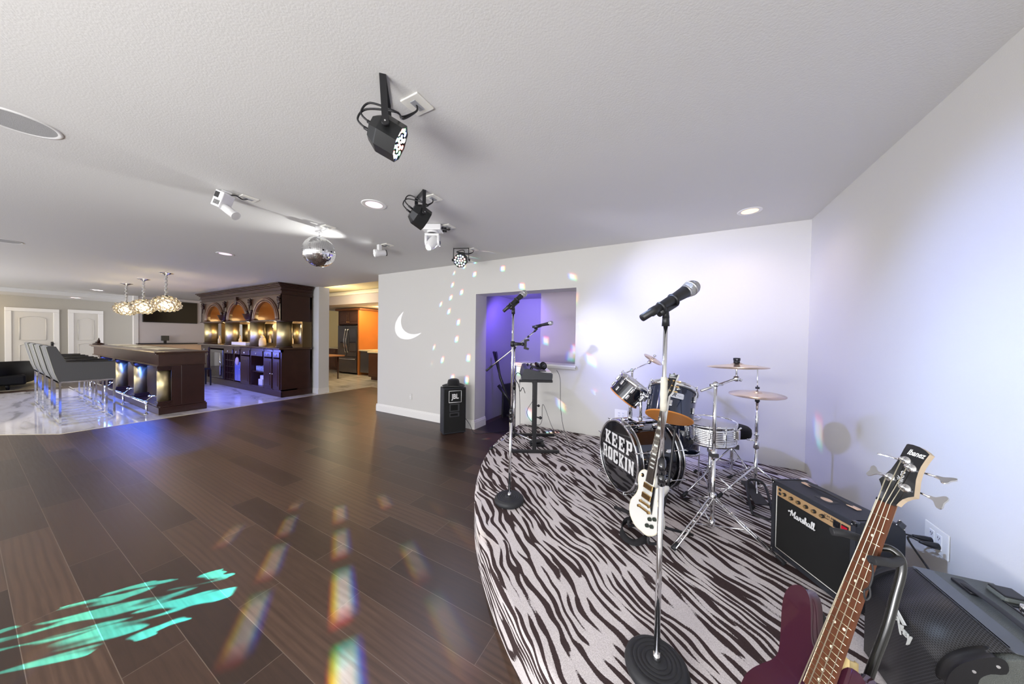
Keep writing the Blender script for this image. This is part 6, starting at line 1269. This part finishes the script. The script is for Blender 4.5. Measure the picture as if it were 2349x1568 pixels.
# ---------- kitchen ----------
cab=nmat('kitchen_brown_wood',(.10,.038,.02),.4,cvar=.4,cscale=6); orange=nmat('amber_wood_panel',(.50,.17,.035),.35,cvar=.3,cscale=2,coat=.3)
t=thing('refrigerator','black stainless french door refrigerator in the kitchen','refrigerator',(-10.86,7.3,0))
mb=MB(); mb.b2((-11.42,7.08,.04),(-10.27,7.9,1.80),None,.01); mb.build('body',steel,t,True)
mb=MB(); mb.b2((-11.42,7.0,.66),(-10.88,7.08,1.80),None,.012); d=mb.build('door',steel,t,True); mb=MB(); mb.tube(spline([(-10.93,6.99,.8),(-10.94,6.93,1.2),(-10.93,6.99,1.68)],6),.018); mb.build('door_handle',chrome,d,True)
mb=MB(); mb.b2((-10.86,7.0,.66),(-10.28,7.08,1.80),None,.012); d=mb.build('door',steel,t,True); mb=MB(); mb.tube(spline([(-10.80,6.99,.8),(-10.81,6.93,1.2),(-10.80,6.99,1.68)],6),.018); mb.build('door_handle',chrome,d,True)
mb=MB(); mb.b2((-10.72,6.992,.82),(-10.33,7.0,1.66)); mb.build('glass_panel',nmat('dark_glass',(.02,.02,.025),.03,coat=1),t,True)
mb=MB(); mb.b2((-11.42,7.0,.06),(-10.28,7.08,.64),None,.012); d=mb.build('drawer',steel,t,True); mb=MB(); mb.tube(spline([(-11.34,6.99,.56),(-10.85,6.95,.56),(-10.36,6.99,.56)],6),.018); mb.build('drawer_handle',chrome,d,True)
mb=MB(); mb.b2((-11.25,6.992,.95),(-11.05,7.0,1.25)); mb.build('dispenser',blackg,t,True)
t=thing('tall_cabinet','brown wood cabinet surround with amber side panel around the refrigerator','cabinet',(-10.8,7.5,0))
mb=MB(); mb.b2((-10.25,7.02,0),(-10.18,8.53,2.37)); mb.build('side_panel',orange,t,True)
mb=MB(); mb.b2((-11.5,7.1,1.84),(-10.25,8.53,2.37)); mb.b2((-11.55,7.1,0),(-11.47,8.53,2.37)); mb.build('carcass',cab,t,True)
for a,b in ((-11.44,-10.88),(-10.85,-10.29)):
    mb=MB(); mb.b2((a,7.07,1.87),(b,7.1,2.30),None,.006); mb.b2((a+.08,7.055,1.95),(b-.08,7.07,2.22),None,.01); d=mb.build('door',cab,t,True); mb=MB(); mb.sph((b-.04 if a<-11 else a+.04,7.04,1.93),.016); mb.build('door_knob',gold,d,True)
mb=MB(); mb.b2((-11.62,7.0,2.36),(-10.10,8.53,2.44),None,.02); mb.build('crown',nmat('crown_wood',(.18,.07,.03),.4),t,True)
struct('wall_backsplash',MB().b2((-13.1,8.55,.92),(-11.55,8.6,2.47)),mosaic_m); struct('wall_backsplash_right',MB().b2((-10.1,8.55,.92),(-7,8.6,2.47)),mosaic_m)
def base_cab(label,a,b,y0,y1,front='y',nd=2):
    t=thing('base_cabinet',label,'cabinet',((a+b)/2,(y0+y1)/2,0)); mb=MB(); mb.b2((a,y0,.1),(b,y1,.88)); mb.b2((a+.05,y0+.06,0),(b-.05,y1,.1)); mb.build('carcass',cab,t,True)
    mb=MB(); mb.b2((a-.03,y0-.03,.88),(b+.03,y1,.92),None,.006); mb.build('countertop',nmat('pale_stone_top',(.72,.62,.42),.25),t,True)
    for i in range(nd):
        x0=a+(b-a)*i/nd+.02; x1=a+(b-a)*(i+1)/nd-.02; mb=MB(); mb.b2((x0,y0-.02,.13),(x1,y0,.85),None,.006); mb.b2((x0+.07,y0-.03,.2),(x1-.07,y0-.018,.78),None,.008); d=mb.build('door',cab,t,True); mb=MB(); mb.sph((x1-.04,y0-.04,.78),.014); mb.build('door_knob',gold,d,True)
    return t
base_cab('brown kitchen base cabinet left of the refrigerator',-12.9,-11.6,7.45,8.5)
base_cab('brown kitchen base cabinet partly hidden behind the back wall corner',-8.85,-7.0,6.45,7.2,nd=3)
t=thing('dishwasher','dark dishwasher front beside the amber panel','dishwasher',(-9.9,7.3,0)); mb=MB(); mb.b2((-10.15,7.05,.1),(-8.95,8.5,.88)); mb.build('body',steel,t,True); mb=MB(); mb.b2((-10.17,7.0,.88),(-8.95,8.5,.92)); mb.build('countertop',nmat('pale_stone_top',(.72,.62,.42),.25),t,True)
t=thing('kitchen_table','small pale table with thin dark legs by the kitchen pillar','table',(-10.7,5.85,0))
mb=MB(); mb.b2((-11.9,5.3,.74),(-9.72,6.2,.78),None,.01); mb.build('top',nmat('table_top_wood',(.35,.16,.08),.3),t,True)
for a,b in ((-9.85,6.05),(-9.85,5.42),(-11.8,6.05),(-11.8,5.42)): mb=MB(); mb.cyl((a,b,0),(a,b,.74),.022,.03,n=10); mb.build('leg',nmat('dark_table_leg',(.05,.02,.015),.4),t,True)
# recessed kitchen lamps
t=thing('recessed_light','small bright recessed light in the kitchen soffit','ceiling light',(-9.35,7.4,2.47)); mb=MB(); mb.lathe([(0,-.012),(.05,-.012),(.07,-.002),(.07,0)],(0,0,0),(0,0,1),None,24); mb.build('diffuser',lamp_mat('kitchen_down',(1,.75,.4),25),t)
